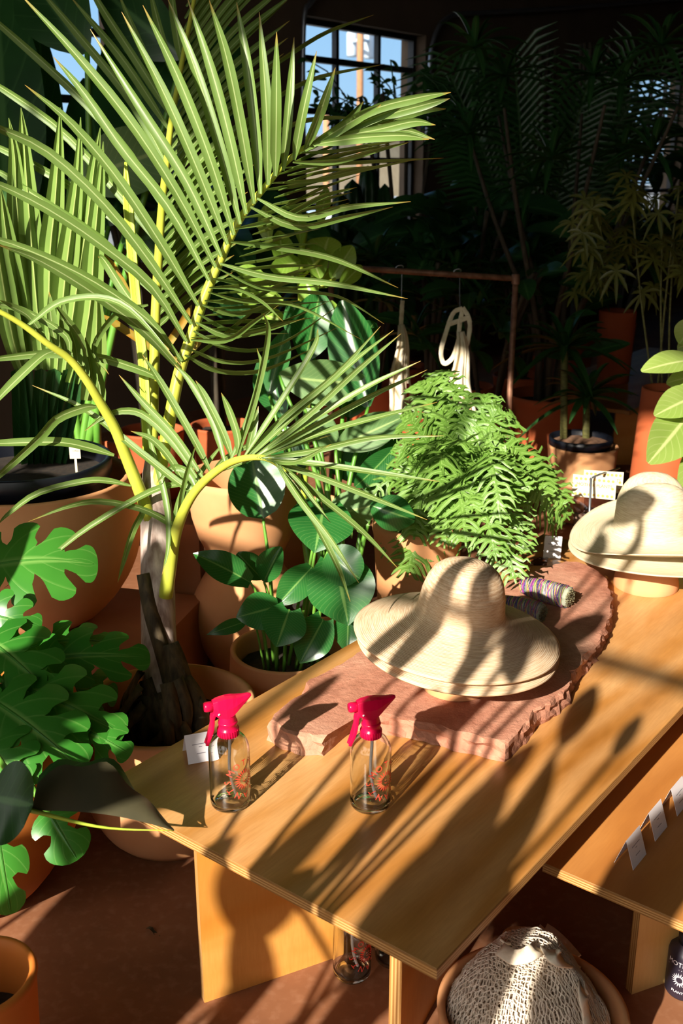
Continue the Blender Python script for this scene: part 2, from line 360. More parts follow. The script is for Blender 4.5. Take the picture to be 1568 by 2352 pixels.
def thing(name, label, cat, loc=(0, 0, 0), group=None):
    o = bpy.data.objects.new(name, None); COL.objects.link(o); o.location = loc; o.empty_display_size = 0.05
    o['label'] = label; o['category'] = cat
    if group: o['group'] = group
    return o
def tag(o, label, cat, group=None, kind=None):
    o['label'] = label; o['category'] = cat
    if group: o['group'] = group
    if kind: o['kind'] = kind
    return o
def struct(o, label=None, cat=None):
    o['kind'] = 'structure'
    if label: o['label'] = label; o['category'] = cat or 'structure'
    return o
def bevel(o, w=0.002, seg=2):
    md = o.modifiers.new('bevel', 'BEVEL'); md.width = w; md.segments = seg; md.limit_method = 'ANGLE'; return o
def solid(o, th, off=0):
    md = o.modifiers.new('thickness', 'SOLIDIFY'); md.thickness = th; md.offset = off; return o
def catmull(P, n):
    P = [Vector(p) for p in P]
    if len(P) == 2: return [P[0].lerp(P[1], i / (n - 1)) for i in range(n)]
    Q = [P[0] * 2 - P[1]] + P + [P[-1] * 2 - P[-2]]; out = []
    m_ = len(P) - 1
    for i in range(n):
        x = i / (n - 1) * m_; k = min(int(x), m_ - 1); t_ = x - k
        a, b, c, d = Q[k], Q[k + 1], Q[k + 2], Q[k + 3]
        out.append(0.5 * ((2 * b) + (c - a) * t_ + (2 * a - 5 * b + 4 * c - d) * t_ ** 2 + (3 * b - a - 3 * c + d) * t_ ** 3))
    return out
def pxcurve(pts, w0, w1, n, sag=0):
    """pixel polyline whose depth runs from w0 to w1"""
    m_ = len(pts); return catmull([at(p[0], p[1], w0 + (w1 - w0) * i / (m_ - 1) + sag * math.sin(math.pi * i / (m_ - 1))) for i, p in enumerate(pts)], n)
def text_mesh(s, size, ext=0.0):
    cu = bpy.data.curves.new('text', 'FONT'); cu.body = s; cu.size = size; cu.align_x = 'CENTER'; cu.align_y = 'CENTER'; cu.resolution_u = 3
    o = bpy.data.objects.new('text', cu); COL.objects.link(o)
    dg = bpy.context.evaluated_depsgraph_get(); me = bpy.data.meshes.new_from_object(o.evaluated_get(dg))
    vs = [tuple(v.co) for v in me.vertices]; fs = [tuple(p.vertices) for p in me.polygons]
    bpy.data.objects.remove(o); bpy.data.curves.remove(cu); bpy.data.meshes.remove(me)
    return vs, fs
def add_text(mb, s, size, fn):
    vs, fs = text_mesh(s, size); b0 = len(mb.v)
    for v in vs: mb.vert(fn(v[0], v[1]))
    for f in fs: mb.face(*[b0 + i for i in f])
def rotz(a): return Matrix.Rotation(a, 3, 'Z')
# ---------------------------------------------------------------- the room: s runs along the long wall, q points from that wall into the room
AZ = math.radians(37.63)
E_ = Vector((math.sin(AZ), math.cos(AZ), 0)); N_ = Vector((math.cos(AZ), -math.sin(AZ), 0))
def SN(s, n, z=0.0): return E_ * s + N_ * n + Vector((0, 0, z))
RE = Matrix((E_, N_, Vector((0, 0, 1)))).transposed()       # local x along the long wall, local y into the room
WALL_N = -4.676; REAR_S = -2.3; FAR_S = 16.0; RIGHT_N = 5.0; CEIL = 4.45
def wall_with_openings(mb, along, origin, a0, a1, z0, z1, th, outward, ops):
    """boxes around the openings; along/outward are unit vectors, origin the point where a = 0"""
    R = Matrix((along, outward, Vector((0, 0, 1)))).transposed()
    def bx(p0, p1, h0, h1):
        if p1 - p0 > 1e-4 and h1 - h0 > 1e-4:
            mb.box(origin + along * ((p0 + p1) / 2) + outward * (th / 2) + Vector((0, 0, (h0 + h1) / 2)), (p1 - p0, th, h1 - h0), R)
    x = a0
    for (o0, o1, h0, h1) in sorted(ops):
        bx(x, o0, z0, z1); bx(o0, o1, z0, h0); bx(o0, o1, h1, z1); x = o1
    bx(x, a1, z0, z1)
W1 = (5.68, 7.09, 0.95, 2.38); W0 = (2.35, 4.17, 0.95, 2.38); W2 = (10.9, 12.5, 0.95, 2.41)
mb = MB(); wall_with_openings(mb, E_, N_ * WALL_N, REAR_S - 0.2, FAR_S, 0, CEIL, 0.22, -N_, [W0, W1, W2]); struct(mb.build('wall_left', M['wall'], smooth=False))
HEAD = 1.70 + 0.549 * (1.94 - REAR_S)
SUNW = (-2.75, 1.25, 0.25, HEAD)
mb = MB(); wall_with_openings(mb, N_, E_ * REAR_S, WALL_N, RIGHT_N, 0, CEIL, 0.2, -E_, [SUNW]); struct(mb.build('wall_rear', M['wall'], smooth=False))
mb = MB(); wall_with_openings(mb, E_, N_ * RIGHT_N, REAR_S - 0.2, FAR_S, 0, CEIL, 0.2, N_, []); struct(mb.build('wall_right', M['wall'], smooth=False))
mb = MB(); wall_with_openings(mb, N_, E_ * FAR_S, WALL_N - 0.2, RIGHT_N + 0.2, 0, CEIL, 0.2, E_, []); struct(mb.build('wall_far', M['wall'], smooth=False))
mb = MB(); mb.box(SN((REAR_S + FAR_S) / 2, (WALL_N + RIGHT_N) / 2, -0.05), (FAR_S - REAR_S + 0.4, RIGHT_N - WALL_N + 0.4, 0.1), RE); struct(mb.build('floor', M['floor'], smooth=False))
mb = MB(); mb.box(SN((REAR_S + FAR_S) / 2, (WALL_N + RIGHT_N) / 2, CEIL + 0.05), (FAR_S - REAR_S + 0.4, RIGHT_N - WALL_N + 0.6, 0.1), RE); struct(mb.build('ceiling', M['ceiling'], smooth=False))
mb = MB(); mb.box((0, 20, -0.95), (240, 240, 0.2)); struct(mb.build('ground', M['ground'], smooth=False), 'grey asphalt outside the windows', 'ground')
def window(k, W, vs, hs):
    a0, a1, z0, z1 = W; mb = MB(); c = 0.11
    def bar(s0, s1, h0, h1, d=0.05): mb.box(SN((s0 + s1) / 2, WALL_N - c, (h0 + h1) / 2), (s1 - s0, d, h1 - h0), RE)
    f = 0.035
    bar(a0, a0 + f, z0, z1); bar(a1 - f, a1, z0, z1); bar(a0, a1, z0, z0 + f); bar(a0, a1, z1 - f, z1)
    for v in vs: bar(v - 0.016, v + 0.016, z0, z1, 0.04)
    for h in hs: bar(a0, a1, h - 0.02, h + 0.02, 0.045)
    o = struct(mb.build('window_%d' % k, M['blackmetal'], smooth=False))
    g = MB(); g.box(SN((a0 + a1) / 2, WALL_N - c - 0.0, (z0 + z1) / 2), (a1 - a0 - 0.04, 0.004, z1 - z0 - 0.04), RE); g.build('pane', M['pane'], o, smooth=False)
    mb = MB(); mb.box(SN((a0 + a1) / 2, WALL_N + 0.06, z0 - 0.02), (a1 - a0 + 0.1, 0.12, 0.04), RE); mb.build('window_sill', M['wall'], o, smooth=False)
window(1, W1, (6.14, 6.63), (2.14, 1.815, 1.50, 1.19)); window(2, W0, (2.8, 3.25, 3.70), (2.14, 1.80, 1.48, 1.19)); window(3, W2, (11.3, 11.7, 12.1), (2.12, 1.80, 1.48, 1.19))
# the tall shop window behind the viewer through which the sun comes
mb = MB(); a0, a1, z0, z1 = SUNW
for v in (a0 + 0.03, a0 + 1.0, a0 + 2.0, a0 + 3.0, a1 - 0.03): mb.box(SN(REAR_S - 0.1, v, (z0 + z1) / 2), (0.04, 0.028, z1 - z0), RE)
for h in (z0 + 0.03, 1.55, 2.85, z1 - 0.03): mb.box(SN(REAR_S - 0.1, (a0 + a1) / 2, h), (0.04, a1 - a0, 0.028), RE)
struct(mb.build('window_4', M['blackmetal'], smooth=False))
# conduit along the long wall
def onwall(px, py, d=0.05):
    r = ray(px, py); t_ = (WALL_N + d - CAM.dot(N_)) / r.dot(N_); return CAM + r * t_
pts = [onwall(980, 330), onwall(985, 200), onwall(990, 120), onwall(1003, 70), onwall(1022, 45), onwall(1050, 33), onwall(1120, 29), onwall(1250, 22), onwall(1400, 11), onwall(1600, -6)]
mb = MB(); mb.tube(catmull(pts, 40), 0.018, 10); tag(mb.build('conduit', M['steel']), 'grey steel conduit bending from the window side and running high along the wall', 'conduit')
mb = MB(); mb.tube(catmull([onwall(745, -30), onwall(712, 8), onwall(700, 30), onwall(696, 120), onwall(694, 330)], 20), 0.016, 8); tag(mb.build('conduit', M['steel']), 'thin conduit pipe up the left side of the middle window', 'conduit')

# ---------------------------------------------------------------- outside the windows
mb = MB(); bR = RE
mb.box(SN(24, -40, 1.0), (90, 6, 3.9), bR); bo = mb.build('warehouse', M['stucco'], smooth=False); tag(bo, 'low beige stucco building across the street, seen through the windows', 'building')
mb = MB(); mb.box(SN(24, -36.9, 2.98), (90.2, 0.4, 0.12), bR); mb.build('parapet', M['palewall'], bo, smooth=False)
def outside(px, py, w): return at(px, py, w)
p = outside(826, 300, 24); mb = MB(); mb.tube([Vector((p.x, p.y, -0.85)), Vector((p.x, p.y, 9.5))], [0.085, 0.07], 12)
pole = mb.build('utility_pole', M['polewood']); tag(pole, 'brown wooden utility pole with transformers, outside the middle window', 'utility pole')
for px, py, h in ((808, 98, 0.30), (848, 96, 0.36)):
    q = outside(px, py, 24); mb = MB(); mb.lathe([(0.0, -h), (0.11, -h), (0.125, -h + 0.04), (0.125, h - 0.12), (0.1, h - 0.06), (0.0, h - 0.05)], 16, c=q)
    for dx in (-0.06, 0.06): mb.tube([q + Vector((dx, 0, h - 0.1)), q + Vector((dx, 0, h + 0.14))], [0.03, 0.02], 8)
    mb.tube([q, Vector((p.x, p.y, q.z))], 0.04, 6); mb.build('transformer', M['transformer'], pole)
q = outside(749, 240, 30); mb = MB(); mb.tube([Vector((q.x, q.y, -0.85)), q], [0.10, 0.09], 10); tag(mb.build('post', M['polewood']), 'short distant post rising over the beige building', 'post')
q0 = outside(925, 300, 15.5); q1 = outside(963, 300, 15.5); q2 = outside(977, 300, 15.5)
mb = MB(); mb.box(((q0.x + q1.x) / 2, q0.y + 0.2, 2.7), (q1.x - q0.x, 0.4, 7.1)); bw = mb.build('building_pier', M['shadewall'], smooth=False, loc=(q0.x, q0.y, -0.85)); tag(bw, 'pier coloured blue-grey for shade, with a pale corner just outside the middle window', 'pier')
mb = MB(); mb.box(((q1.x + q2.x) / 2, q0.y + 0.2, 2.7), (q2.x - q1.x, 0.42, 7.1)); mb.build('corner_trim', M['palewall'], bw, smooth=False)
def car(px, w, label):
    b0 = at(px, 500, w); s0, n0 = b0.dot(E_), b0.dot(N_); r = thing('car', label, 'car', SN(s0, n0, -0.85))
    mb = MB(); prof = [(-2.1, 0.35), (-2.1, 0.8), (-1.2, 0.95), (-0.6, 1.42), (0.9, 1.45), (1.6, 1.0), (2.15, 0.9), (2.15, 0.35)]
    rows = [[SN(s0 + x, n0 + y * (0.85 if z > 1 else 1), z - 0.85) for x, z in prof] for y in (-0.85, 0.85)]
    b_ = mb.grid(rows, close=True); mb.face(*range(b_, b_ + 8)); mb.face(*reversed(range(b_ + 8, b_ + 16))); mb.build('body', M['car'], r, smooth=False)
    mb = MB(); mb.box(SN(s0 + 0.2, n0, 0.35), (1.5, 1.62, 0.3), RE); mb.build('side_window', M['carglass'], r, smooth=False)
    for x in (-1.3, 1.35):
        for y in (-0.8, 0.8):
            mb = MB(); mb.lathe([(0.0, -0.1), (0.32, -0.1), (0.32, 0.1), (0.0, 0.1)], 20, c=SN(s0 + x, n0 + y, -0.53), R=RE @ Matrix.Rotation(math.pi / 2, 3, 'X')); mb.build('wheel', M['nursery'], r)
car(740, 21, 'white car parked outside, behind the palm and the middle window'); car(905, 30, 'white car parked outside, lower right of the middle window')

# ---------------------------------------------------------------- the two low plywood tables
ZT = 0.377
def panel(mb, s0, n0, s1, n1, z0, z1, th):
    A = SN(s0, n0); B = SN(s1, n1); d = (B - A).normalized(); nn = Vector((0, 0, 1)).cross(d)
    R = Matrix((d, nn, Vector((0, 0, 1)))).transposed(); mb.box((A + B) / 2 + Vector((0, 0, (z0 + z1) / 2)), ((B - A).length, th, z1 - z0), R)
def ply_slab(name, parent, s0, s1, n0, n1, z0, z1, face):
    """sheet of plywood with its plies showing along the edges; local x along the sheet"""
    L, Wd, h = s1 - s0, n1 - n0, z1 - z0; mb = MB(); c = SN((s0 + s1) / 2, (n0 + n1) / 2, (z0 + z1) / 2)
    X, Y, Z = L / 2, Wd / 2, h / 2; bv = 0.0015
    def quad(pts, uv, k): mb.cur = k; mb.face(*[mb.vert(p_, u_) for p_, u_ in zip(pts, uv)])
    U4 = ((0, 0), (1, 0), (1, 1), (0, 1))
    quad([(-X + bv, -Y + bv, Z), (X - bv, -Y + bv, Z), (X - bv, Y - bv, Z), (-X + bv, Y - bv, Z)], U4, 0)
    quad([(-X, Y, -Z), (X, Y, -Z), (X, -Y, -Z), (-X, -Y, -Z)], U4, 0)
    cr = [(-X, -Y), (X, -Y), (X, Y), (-X, Y)]; ci = [(-X + bv, -Y + bv), (X - bv, -Y + bv), (X - bv, Y - bv), (-X + bv, Y - bv)]
    for k in range(4):
        a, b_ = cr[k], cr[(k + 1) % 4]; a2, b2 = ci[k], ci[(k + 1) % 4]
        quad([(*a, -Z), (*b_, -Z), (*b_, Z - bv), (*a, Z - bv)], U4, 1); quad([(*a, Z - bv), (*b_, Z - bv), (*b2, Z), (*a2, Z)], ((0, .97), (1, .97), (1, 1), (0, 1)), 1)
    o = mb.build(name, [face, M['edge']], smooth=False); o.rotation_euler = (0, 0, math.pi / 2 - AZ); o.scale = (1, 1, 1)
    o.location = c
    # local y must point along n (clockwise from s), so mirror through the rotation: rotate by the wall angle
    if parent: o.parent = parent; o.location = c - parent.location
    return o
def upright(parent, s0, n0, s1, n1, z1, th, face):
    A = SN(s0, n0); B = SN(s1, n1); d = (B - A); L = d.length; mb = MB(); X, Y, Z = L / 2, th / 2, z1 / 2
    U4 = ((0, 0), (1, 0), (1, 1), (0, 1))
    def quad(pts, uv, k): mb.cur = k; mb.face(*[mb.vert(p_, u_) for p_, u_ in zip(pts, uv)])
    quad([(-X, -Y, -Z), (X, -Y, -Z), (X, -Y, Z), (-X, -Y, Z)], U4, 0); quad([(X, Y, -Z), (-X, Y, -Z), (-X, Y, Z), (X, Y, Z)], U4, 0)
    quad([(-X, Y, -Z), (-X, -Y, -Z), (-X, -Y, Z), (-X, Y, Z)], ((0, 0), (0, 1), (1, 1), (1, 0)), 1)
    quad([(X, -Y, -Z), (X, Y, -Z), (X, Y, Z), (X, -Y, Z)], ((0, 0), (0, 1), (1, 1), (1, 0)), 1)
    quad([(-X, -Y, Z), (X, -Y, Z), (X, Y, Z), (-X, Y, Z)], U4, 1); quad([(-X, Y, -Z), (X, Y, -Z), (X, -Y, -Z), (-X, -Y, -Z)], U4, 1)
    o = mb.build('support_panel', [face, M['edge']], smooth=False); o.rotation_euler = (0, 0, math.atan2(d.y, d.x)); c = (A + B) / 2 + Vector((0, 0, z1 / 2))
    o.parent = parent; o.location = c - parent.location
    return o
t1 = thing('display_table', 'long low varnished plywood table carrying the spray bottles, stone slab and straw hats', 'table', SN(1.92, -1.0))
TH = 0.019
top1 = ply_slab('tabletop', t1, 1.04, 2.81, -1.375, -0.63, ZT - TH, ZT, M['ply'])
upright(t1, 1.072, -1.150, 1.60, -0.885, ZT - TH, 0.018, M['plyleg'])
upright(t1, 1.165, -0.785, 1.58, -0.87, ZT - TH, 0.022, M['plyleg'])
upright(t1, 2.15, -1.27, 2.62, -1.20, ZT - TH, 0.018, M['plyleg'])
t2 = thing('display_table', 'lower plywood table at the right with three folded cards, tucked beside the long table', 'table', SN(2.2, -0.2))
ply_slab('tabletop', t2, 1.507, 2.95, -0.695, 0.25, 0.231, 0.25, M['plyred'])
upright(t2, 1.572, -0.535, 2.0, -0.29, 0.231, 0.018, M['plylight'])
upright(t2, 1.60, 0.05, 2.1, 0.08, 0.231, 0.018, M['plylight'])
upright(t2, 2.5, -0.5, 2.8, 0.1, 0.231, 0.018, M['plylight'])

# ---------------------------------------------------------------- sandstone slab
ZS = ZT + 0.042
out = [(618, 1655), (632, 1635), (665, 1610), (700, 1585), (698, 1568), (750, 1540), (820, 1500), (900, 1440), (1000, 1392), (1100, 1356), (1180, 1330), (1212, 1318), (1252, 1303), (1300, 1288), (1355, 1296), (1390, 1328), (1408, 1370), (1400, 1420), (1375, 1470), (1340, 1510), (1312, 1550), (1310, 1575), (1270, 1605), (1232, 1628), (1215, 1655), (1160, 1705), (1110, 1692), (1060, 1683), (1010, 1668), (965, 1655), (920, 1648), (880, 1641), (815, 1632), (785, 1658), (748, 1690), (700, 1688), (655, 1675)]
P = [onz(x, y, ZS) for x, y in out]
dense = []
for i in range(len(P)):
    a, b_ = P[i], P[(i + 1) % len(P)]; k = max(1, int((b_ - a).length / 0.012))
    for j in range(k): dense.append(a.lerp(b_, j / k))
cen = sum(dense, Vector()) / len(dense); mb = MB(); rows = []
levels = [(0.0, 1.006), (0.010, 1.012), (0.020, 1.004), (0.030, 1.010), (0.038, 1.0), (0.042, 0.992)]
for dz, sc in levels:
    row = []
    for p in dense:
        h = Vector((p.x * 30, p.y * 30, dz * 90)); d = noise.noise(h) * 0.012 + noise.noise(h * 2.7) * 0.006
        q = cen + (p - cen) * sc + (p - cen).normalized() * (d if dz > 0 else abs(d)); q.z = ZT + dz + (noise.noise(p * 20) * 0.002 if dz > 0.035 else 0) + (0.0005 if dz == 0 else 0); row.append(q)
    rows.append(row)
b0 = mb.grid(rows, close=True); nn = len(dense); last = b0 + 5 * nn
for sc in (0.96, 0.85, 0.6, 0.3):                                # gently uneven top
    nb = len(mb.v)
    for j, p in enumerate(rows[5]):
        q = cen + (p - cen) * sc; q.z = ZS + noise.noise(q * 14) * 0.0018 + noise.noise(q * 45) * 0.0007; mb.vert(q)
    for j in range(nn): k = (j + 1) % nn; mb.face(last + j, last + k, nb + k, nb + j)
    last = nb
c = mb.vert(Vector((cen.x, cen.y, ZS)))
for j in range(nn): mb.face(last + j, last + (j + 1) % nn, c)
mb.face(*[b0 + j for j in reversed(range(nn))])
o = mb.build('stone_slab', M['stone'], smooth=False, loc=Vector((cen.x, cen.y, ZT))); tag(o, 'rough-edged red sandstone slab lying on the long plywood table', 'stone slab')

# ---------------------------------------------------------------- pots under the hats, hats
def pot_prof(r0, r1, h, lip=0.012, th=0.012, belly=None, wall_to=0.5):
    """outside from the foot up, over the lip, down the inside"""
    pr = [(0.001, 0), (r0 * 0.93, 0), (r0, 0.008)]
    for i in range(1, 12):
        v = i / 12; r = r0 + (r1 - r0) * v
        if belly: r = belly(v, r0, r1)
        pr.append((r, h * v))
    pr += [(r1, h - lip), (r1 + 0.002, h - lip * 0.5), (r1, h - 0.001), (r1 - th * 0.5, h + 0.001), (r1 - th, h - 0.002)]
    for i in range(1, 8):
        v = 1 - i / 8 * wall_to; r = r0 + (r1 - r0) * v
        if belly: r = belly(v, r0, r1)
        pr.append((r - th, h * v))
    return pr
hp = onz(1038, 1590, ZS); mb = MB(); hx, hy = hp.x, hp.y
def stand(px, py, z, r, h, label):
    c = onz(px, py, z); mb = MB(); mb.lathe([(r * 1.0, 0.0005), (r * 1.02, 0.006), (r * 1.0, 0.02), (r * 0.8, h), (r * 0.6, h + 0.004), (0.001, h + 0.004)], 48, c=c)
    mb.lathe([(r * 1.0, 0.0005), (r * 0.9, 0.0005), (r * 0.7, h - 0.01), (0.001, h - 0.01)], 48, c=c)
    tag(mb.build('terracotta_pot', M['terracotta'], loc=c), label, 'pot'); return c
c1 = stand(1046, 1575, ZS, 0.070, 0.118, 'upturned terracotta pot holding up the straw hats on the stone slab')
c2 = stand(1482, 1345, ZT, 0.085, 0.10, 'upturned terracotta pot under the pale hats on the table')
def hat(name, label, centre, R, r_crown, h_crown, drop, mat, group=None, curl=0.0, wavey=None, crease=0.0, tilt=(0, 0, 0), el=1.0, crown_top=0.62):
    """centre = crown base centre; R brim radius; drop = how far the rim hangs below the crown base"""
    mb = MB(); seg = 96; rows = []; uvs = []
    prof = [(0.004, h_crown), (0.25, h_crown - 0.001), (0.45, h_crown - 0.004), (0.62, h_crown - 0.011), (0.76, h_crown - 0.022), (0.87, h_crown - 0.040), (0.94, h_crown - 0.062)]
    cr = [(r_crown * k, z) for k, z in prof]
    for i in range(1, 8): v = i / 7; cr.append((r_crown * (0.95 + 0.06 * v), (h_crown - 0.062) * (1 - v) + 0.006 * v))
    cr += [(r_crown * 1.05, 0.0), (r_crown * 1.12, -0.006)]
    nb = 14; Rm = Matrix.Rotation(tilt[2], 3, 'Z') @ Matrix.Rotation(tilt[0], 3, 'X') @ Matrix.Rotation(tilt[1], 3, 'Y')
    allr = [(r, z, 0) for r, z in cr] + [(None, i / nb, 1) for i in range(1, nb + 1)]
    tot = len(allr); acc = 0; L = [0]
    for i, (r, z, k) in enumerate(allr):
        row = []; uvr = []
        for j in range(seg):
            a = 2 * math.pi * j / seg; ca, sa = math.cos(a), math.sin(a)
            if k == 0:
                rr = r; zz = z
                if crease and z > h_crown * 0.4:                    # pinched dent along the top
                    zz = z - crease * math.exp(-((rr * sa) / (r_crown * 0.32)) ** 2) * min(1, max(0, (z - h_crown * 0.4) / (h_crown * 0.5))) ; 
                p = Vector((rr * ca * el, rr * sa, zz))
            else:
                v = z; R2 = R * (1 + (wavey(a) if wavey else 0)); rr = r_crown * 1.12 + (R2 - r_crown * 1.12) * v
                zz = -0.006 - drop * (v ** 0.9) + curl * (v ** 2.2) * (sa * sa)
                p = Vector((rr * ca * el, rr * sa, zz))
            row.append(Vector(centre) + Rm @ p); uvr.append((j / seg, (i / tot) if k == 0 else 0.5 + 0.5 * z))
        rows.append(row); uvs.append(uvr)
    base = mb.grid(rows, uvs, close=True); mb.face(*[base + j for j in range(seg)])
    o = mb.build(name, mat, loc=Vector(centre)); solid(o, 0.003, 0); return tag(o, label, 'hat', group)
def rim1(a): return 0.03 * math.sin(a * 2 + 0.6)
hw = wof(onz(1046, 1566, ZS)) + 0.0
hc = Vector((c1.x + 0.006, c1.y + 0.012, ZS + 0.118))
hc.z += 0.046
hat('straw_hat', 'natural straw hat with round crown and wide brim, upper one on the stone slab', hc, 0.214, 0.089, 0.112, 0.046, M['straw'], 'hats stacked on the stone slab', wavey=rim1, tilt=(0.03, 0.11, 0))
hat('straw_hat', 'lower straw hat on the stone slab, only its brim edge showing', hc - Vector((-0.002, 0.002, 0.019)), 0.214, 0.086, 0.106, 0.046, M['straw'], 'hats stacked on the stone slab', wavey=lambda a: 0.025 * math.sin(a * 2 + 0.1), tilt=(0.05, 0.10, 0.1))
h2 = Vector((c2.x + 0.01, c2.y + 0.03, ZT + 0.145))
hat('rancher_hat', 'pale straw rancher hat with creased crown, upper hat of the pair at the right', h2 + Vector((0, 0, 0.012)), 0.215, 0.098, 0.150, 0.035, M['straw_pale'], 'pale hats at the right', curl=0.052, crease=0.03, tilt=(0.04, -0.03, -0.12), el=1.0)
hat('rancher_hat', 'pale straw hat beneath the creased rancher hat, its lower brim showing', h2 + Vector((0, 0.0, -0.014)), 0.215, 0.099, 0.140, 0.040, M['straw_pale'], 'pale hats at the right', curl=0.022, crease=0.03, tilt=(0.03, 0.03, -0.12), el=1.0)

# ---------------------------------------------------------------- glass spray bottles
def bottle_proto():
    r = thing('spray_bottle', '', 'spray bottle', (0, 0, 0))
    Rb, Hb = 0.0365, 0.150
    mb = MB(); pr = [(0.001, 0.004), (Rb * 0.8, 0.003), (Rb * 0.92, 0.0), (Rb * 0.98, 0.004), (Rb, 0.010)]
    for i in range(1, 9): pr.append((Rb, 0.010 + i / 8 * 0.098))
    for i in range(1, 9):
        a = i / 8 * math.pi / 2 * 0.97; pr.append((0.0135 + (Rb - 0.0135) * math.cos(a), 0.108 + 0.032 * math.sin(a)))
    pr += [(0.0135, 0.144), (0.0135, Hb)]
    th = 0.0022; inn = [(0.0135 - th, Hb), (0.0135 - th, 0.143)]
    for i in range(8, 0, -1):
        a = i / 8 * math.pi / 2 * 0.97; inn.append((0.0135 - th + (Rb - 0.0135) * math.cos(a), 0.108 + (0.032 - th) * math.sin(a)))
    for i in range(8, -1, -1): inn.append((Rb - th, 0.011 + i / 8 * 0.097))
    inn += [(Rb * 0.88, 0.0075), (Rb * 0.7, 0.0062), (0.001, 0.0066)]
    mb.lathe(pr + inn, 72); b_ = mb.build('bottle', M['glass'], r); b_.cycles.is_caustics_caster = True
    # collar with grip ribs
    mb = MB(); mb.lathe([(0.001, 0.139), (0.0185, 0.139), (0.0185, 0.153), (0.0165, 0.154), (0.0165, 0.162), (0.0175, 0.163), (0.0165, 0.167), (0.001, 0.167)], 40)
    for j in range(26):
        a = 2 * math.pi * j / 26; mb.box((0.0187 * math.cos(a), 0.0187 * math.sin(a), 0.1455), (0.0016, 0.0016, 0.012), rotz(a))
    mb.build('collar', M['red'], r)
    # pump body (tapered neck) and shroud: nozzle knob at -x, fin at +x
    mb = MB(); mb.lathe([(0.0160, 0.165), (0.0150, 0.172), (0.0125, 0.182), (0.0105, 0.196), (0.001, 0.197)], 24); mb.build('pump_neck', M['red'], r)
    mb = MB(); secs = [(-0.026, 0.186, 0.208, 0.010), (-0.018, 0.180, 0.2105, 0.0125), (-0.004, 0.176, 0.2125, 0.014), (0.008, 0.180, 0.2125, 0.014), (0.016, 0.187, 0.2115, 0.0125), (0.027, 0.196, 0.2115, 0.009), (0.038, 0.205, 0.2125, 0.006), (0.043, 0.209, 0.2115, 0.004)]
    rows = []
    for x, z0, z1, w in secs:
        rows.append([(x, -w, z0), (x, -w * 1.02, z0 * 0.5 + z1 * 0.5), (x, -w * 0.7, z1), (x, 0, z1 + 0.001), (x, w * 0.7, z1), (x, w * 1.02, z0 * 0.5 + z1 * 0.5), (x, w, z0), (x, 0, z0 - 0.0005)])
    b0 = mb.grid(rows, close=True); mb.face(*[b0 + j for j in reversed(range(8))]); mb.face(*[b0 + 7 * 8 + j for j in range(8)])
    o = mb.build('shroud', M['red'], r, smooth=False); bevel(o, 0.0015, 3)
    mb = MB(); mb.lathe([(0.001, -0.009), (0.0075, -0.009), (0.009, -0.006), (0.009, 0.008), (0.001, 0.009)], 24, c=(-0.032, 0, 0.199), R=Matrix.Rotation(math.pi / 2, 3, 'Y')); mb.build('nozzle', M['red'], r)
    mb = MB(); pt = catmull([(-0.021, 0, 0.190), (-0.026, 0, 0.178), (-0.027, 0, 0.165), (-0.031, 0, 0.148), (-0.039, 0, 0.126)], 12)
    rows = []
    for i, p in enumerate(pt):
        w = 0.0075 + 0.001 * math.sin(i); d = 0.004
        T = (pt[min(i + 1, 11)] - pt[max(i - 1, 0)]).normalized(); nx = T.cross(Vector((0, 1, 0)))
        rows.append([p + nx * d * 0.6 + Vector((0, w, 0)), p + nx * d + Vector((0, 0, 0)), p + nx * d * 0.6 - Vector((0, w, 0)), p - nx * d - Vector((0, w, 0)), p - nx * d * 0.5, p - nx * d + Vector((0, w, 0))])
    b0 = mb.grid(rows, close=True); mb.face(*[b0 + j for j in reversed(range(6))]); mb.face(*[b0 + 66 + j for j in range(6)])
    o = mb.build('trigger', M['red'], r); bevel(o, 0.001, 2)
    mb = MB(); mb.lathe([(0.001, -0.0145), (0.0018, -0.0145), (0.0022, -0.013), (0.0022, 0.013), (0.001, 0.0145)], 12, c=(-0.017, 0, 0.187), R=Matrix.Rotation(math.pi / 2, 3, 'X')); mb.build('pivot_pin', M['white'], r)
    mb = MB(); mb.tube(catmull([(0.003, 0, 0.165), (0.002, 0, 0.12), (0.0, 0, 0.07), (0.006, 0, 0.03), (0.012, 0, 0.011)], 20), 0.0028, 10); mb.build('dip_tube', M['tube'], r)
    # printed ring of letters around a sun face, wrapped on the glass
    mb = MB(); zc = 0.064
    def wrap(x, z, off=0.0004):
        a = x / (Rb + off) + 0.56; return Vector(((Rb + off) * math.sin(a), -(Rb + off) * math.cos(a), zc + z))
    txt = 'MOTHERPLANTS'; Rt = 0.0320
    angs = [150 - 26 * i for i in range(6)] + [-30 - 26 * i for i in range(6)]
    for ch, an in zip(txt, [148, 120, 92, 64, 36, 8, -28, -58, -88, -118, -148, -178]):
        th = math.radians(an); rot = th - math.pi / 2
        vs, fs = text_mesh(ch, 0.0160); b1 = len(mb.v)
        for v in vs:
            x = v[0] * math.cos(rot) - v[1] * 1.1 * math.sin(rot) + Rt * math.cos(th); z = v[0] * math.sin(rot) + v[1] * 1.1 * math.cos(rot) + Rt * math.sin(th)
            mb.vert(wrap(x, z))
        for f_ in fs: mb.face(*[b1 + i for i in f_])
    for k in range(22):                                            # petals / rays
        a = 2 * math.pi * k / 22; pts_ = [(0.0105, -0.05), (0.0155, -0.085), (0.0215, 0.0), (0.0155, 0.085), (0.0105, 0.05)]
        mb.face(*[mb.vert(wrap(rr * math.cos(a + da), rr * math.sin(a + da))) for rr, da in pts_])
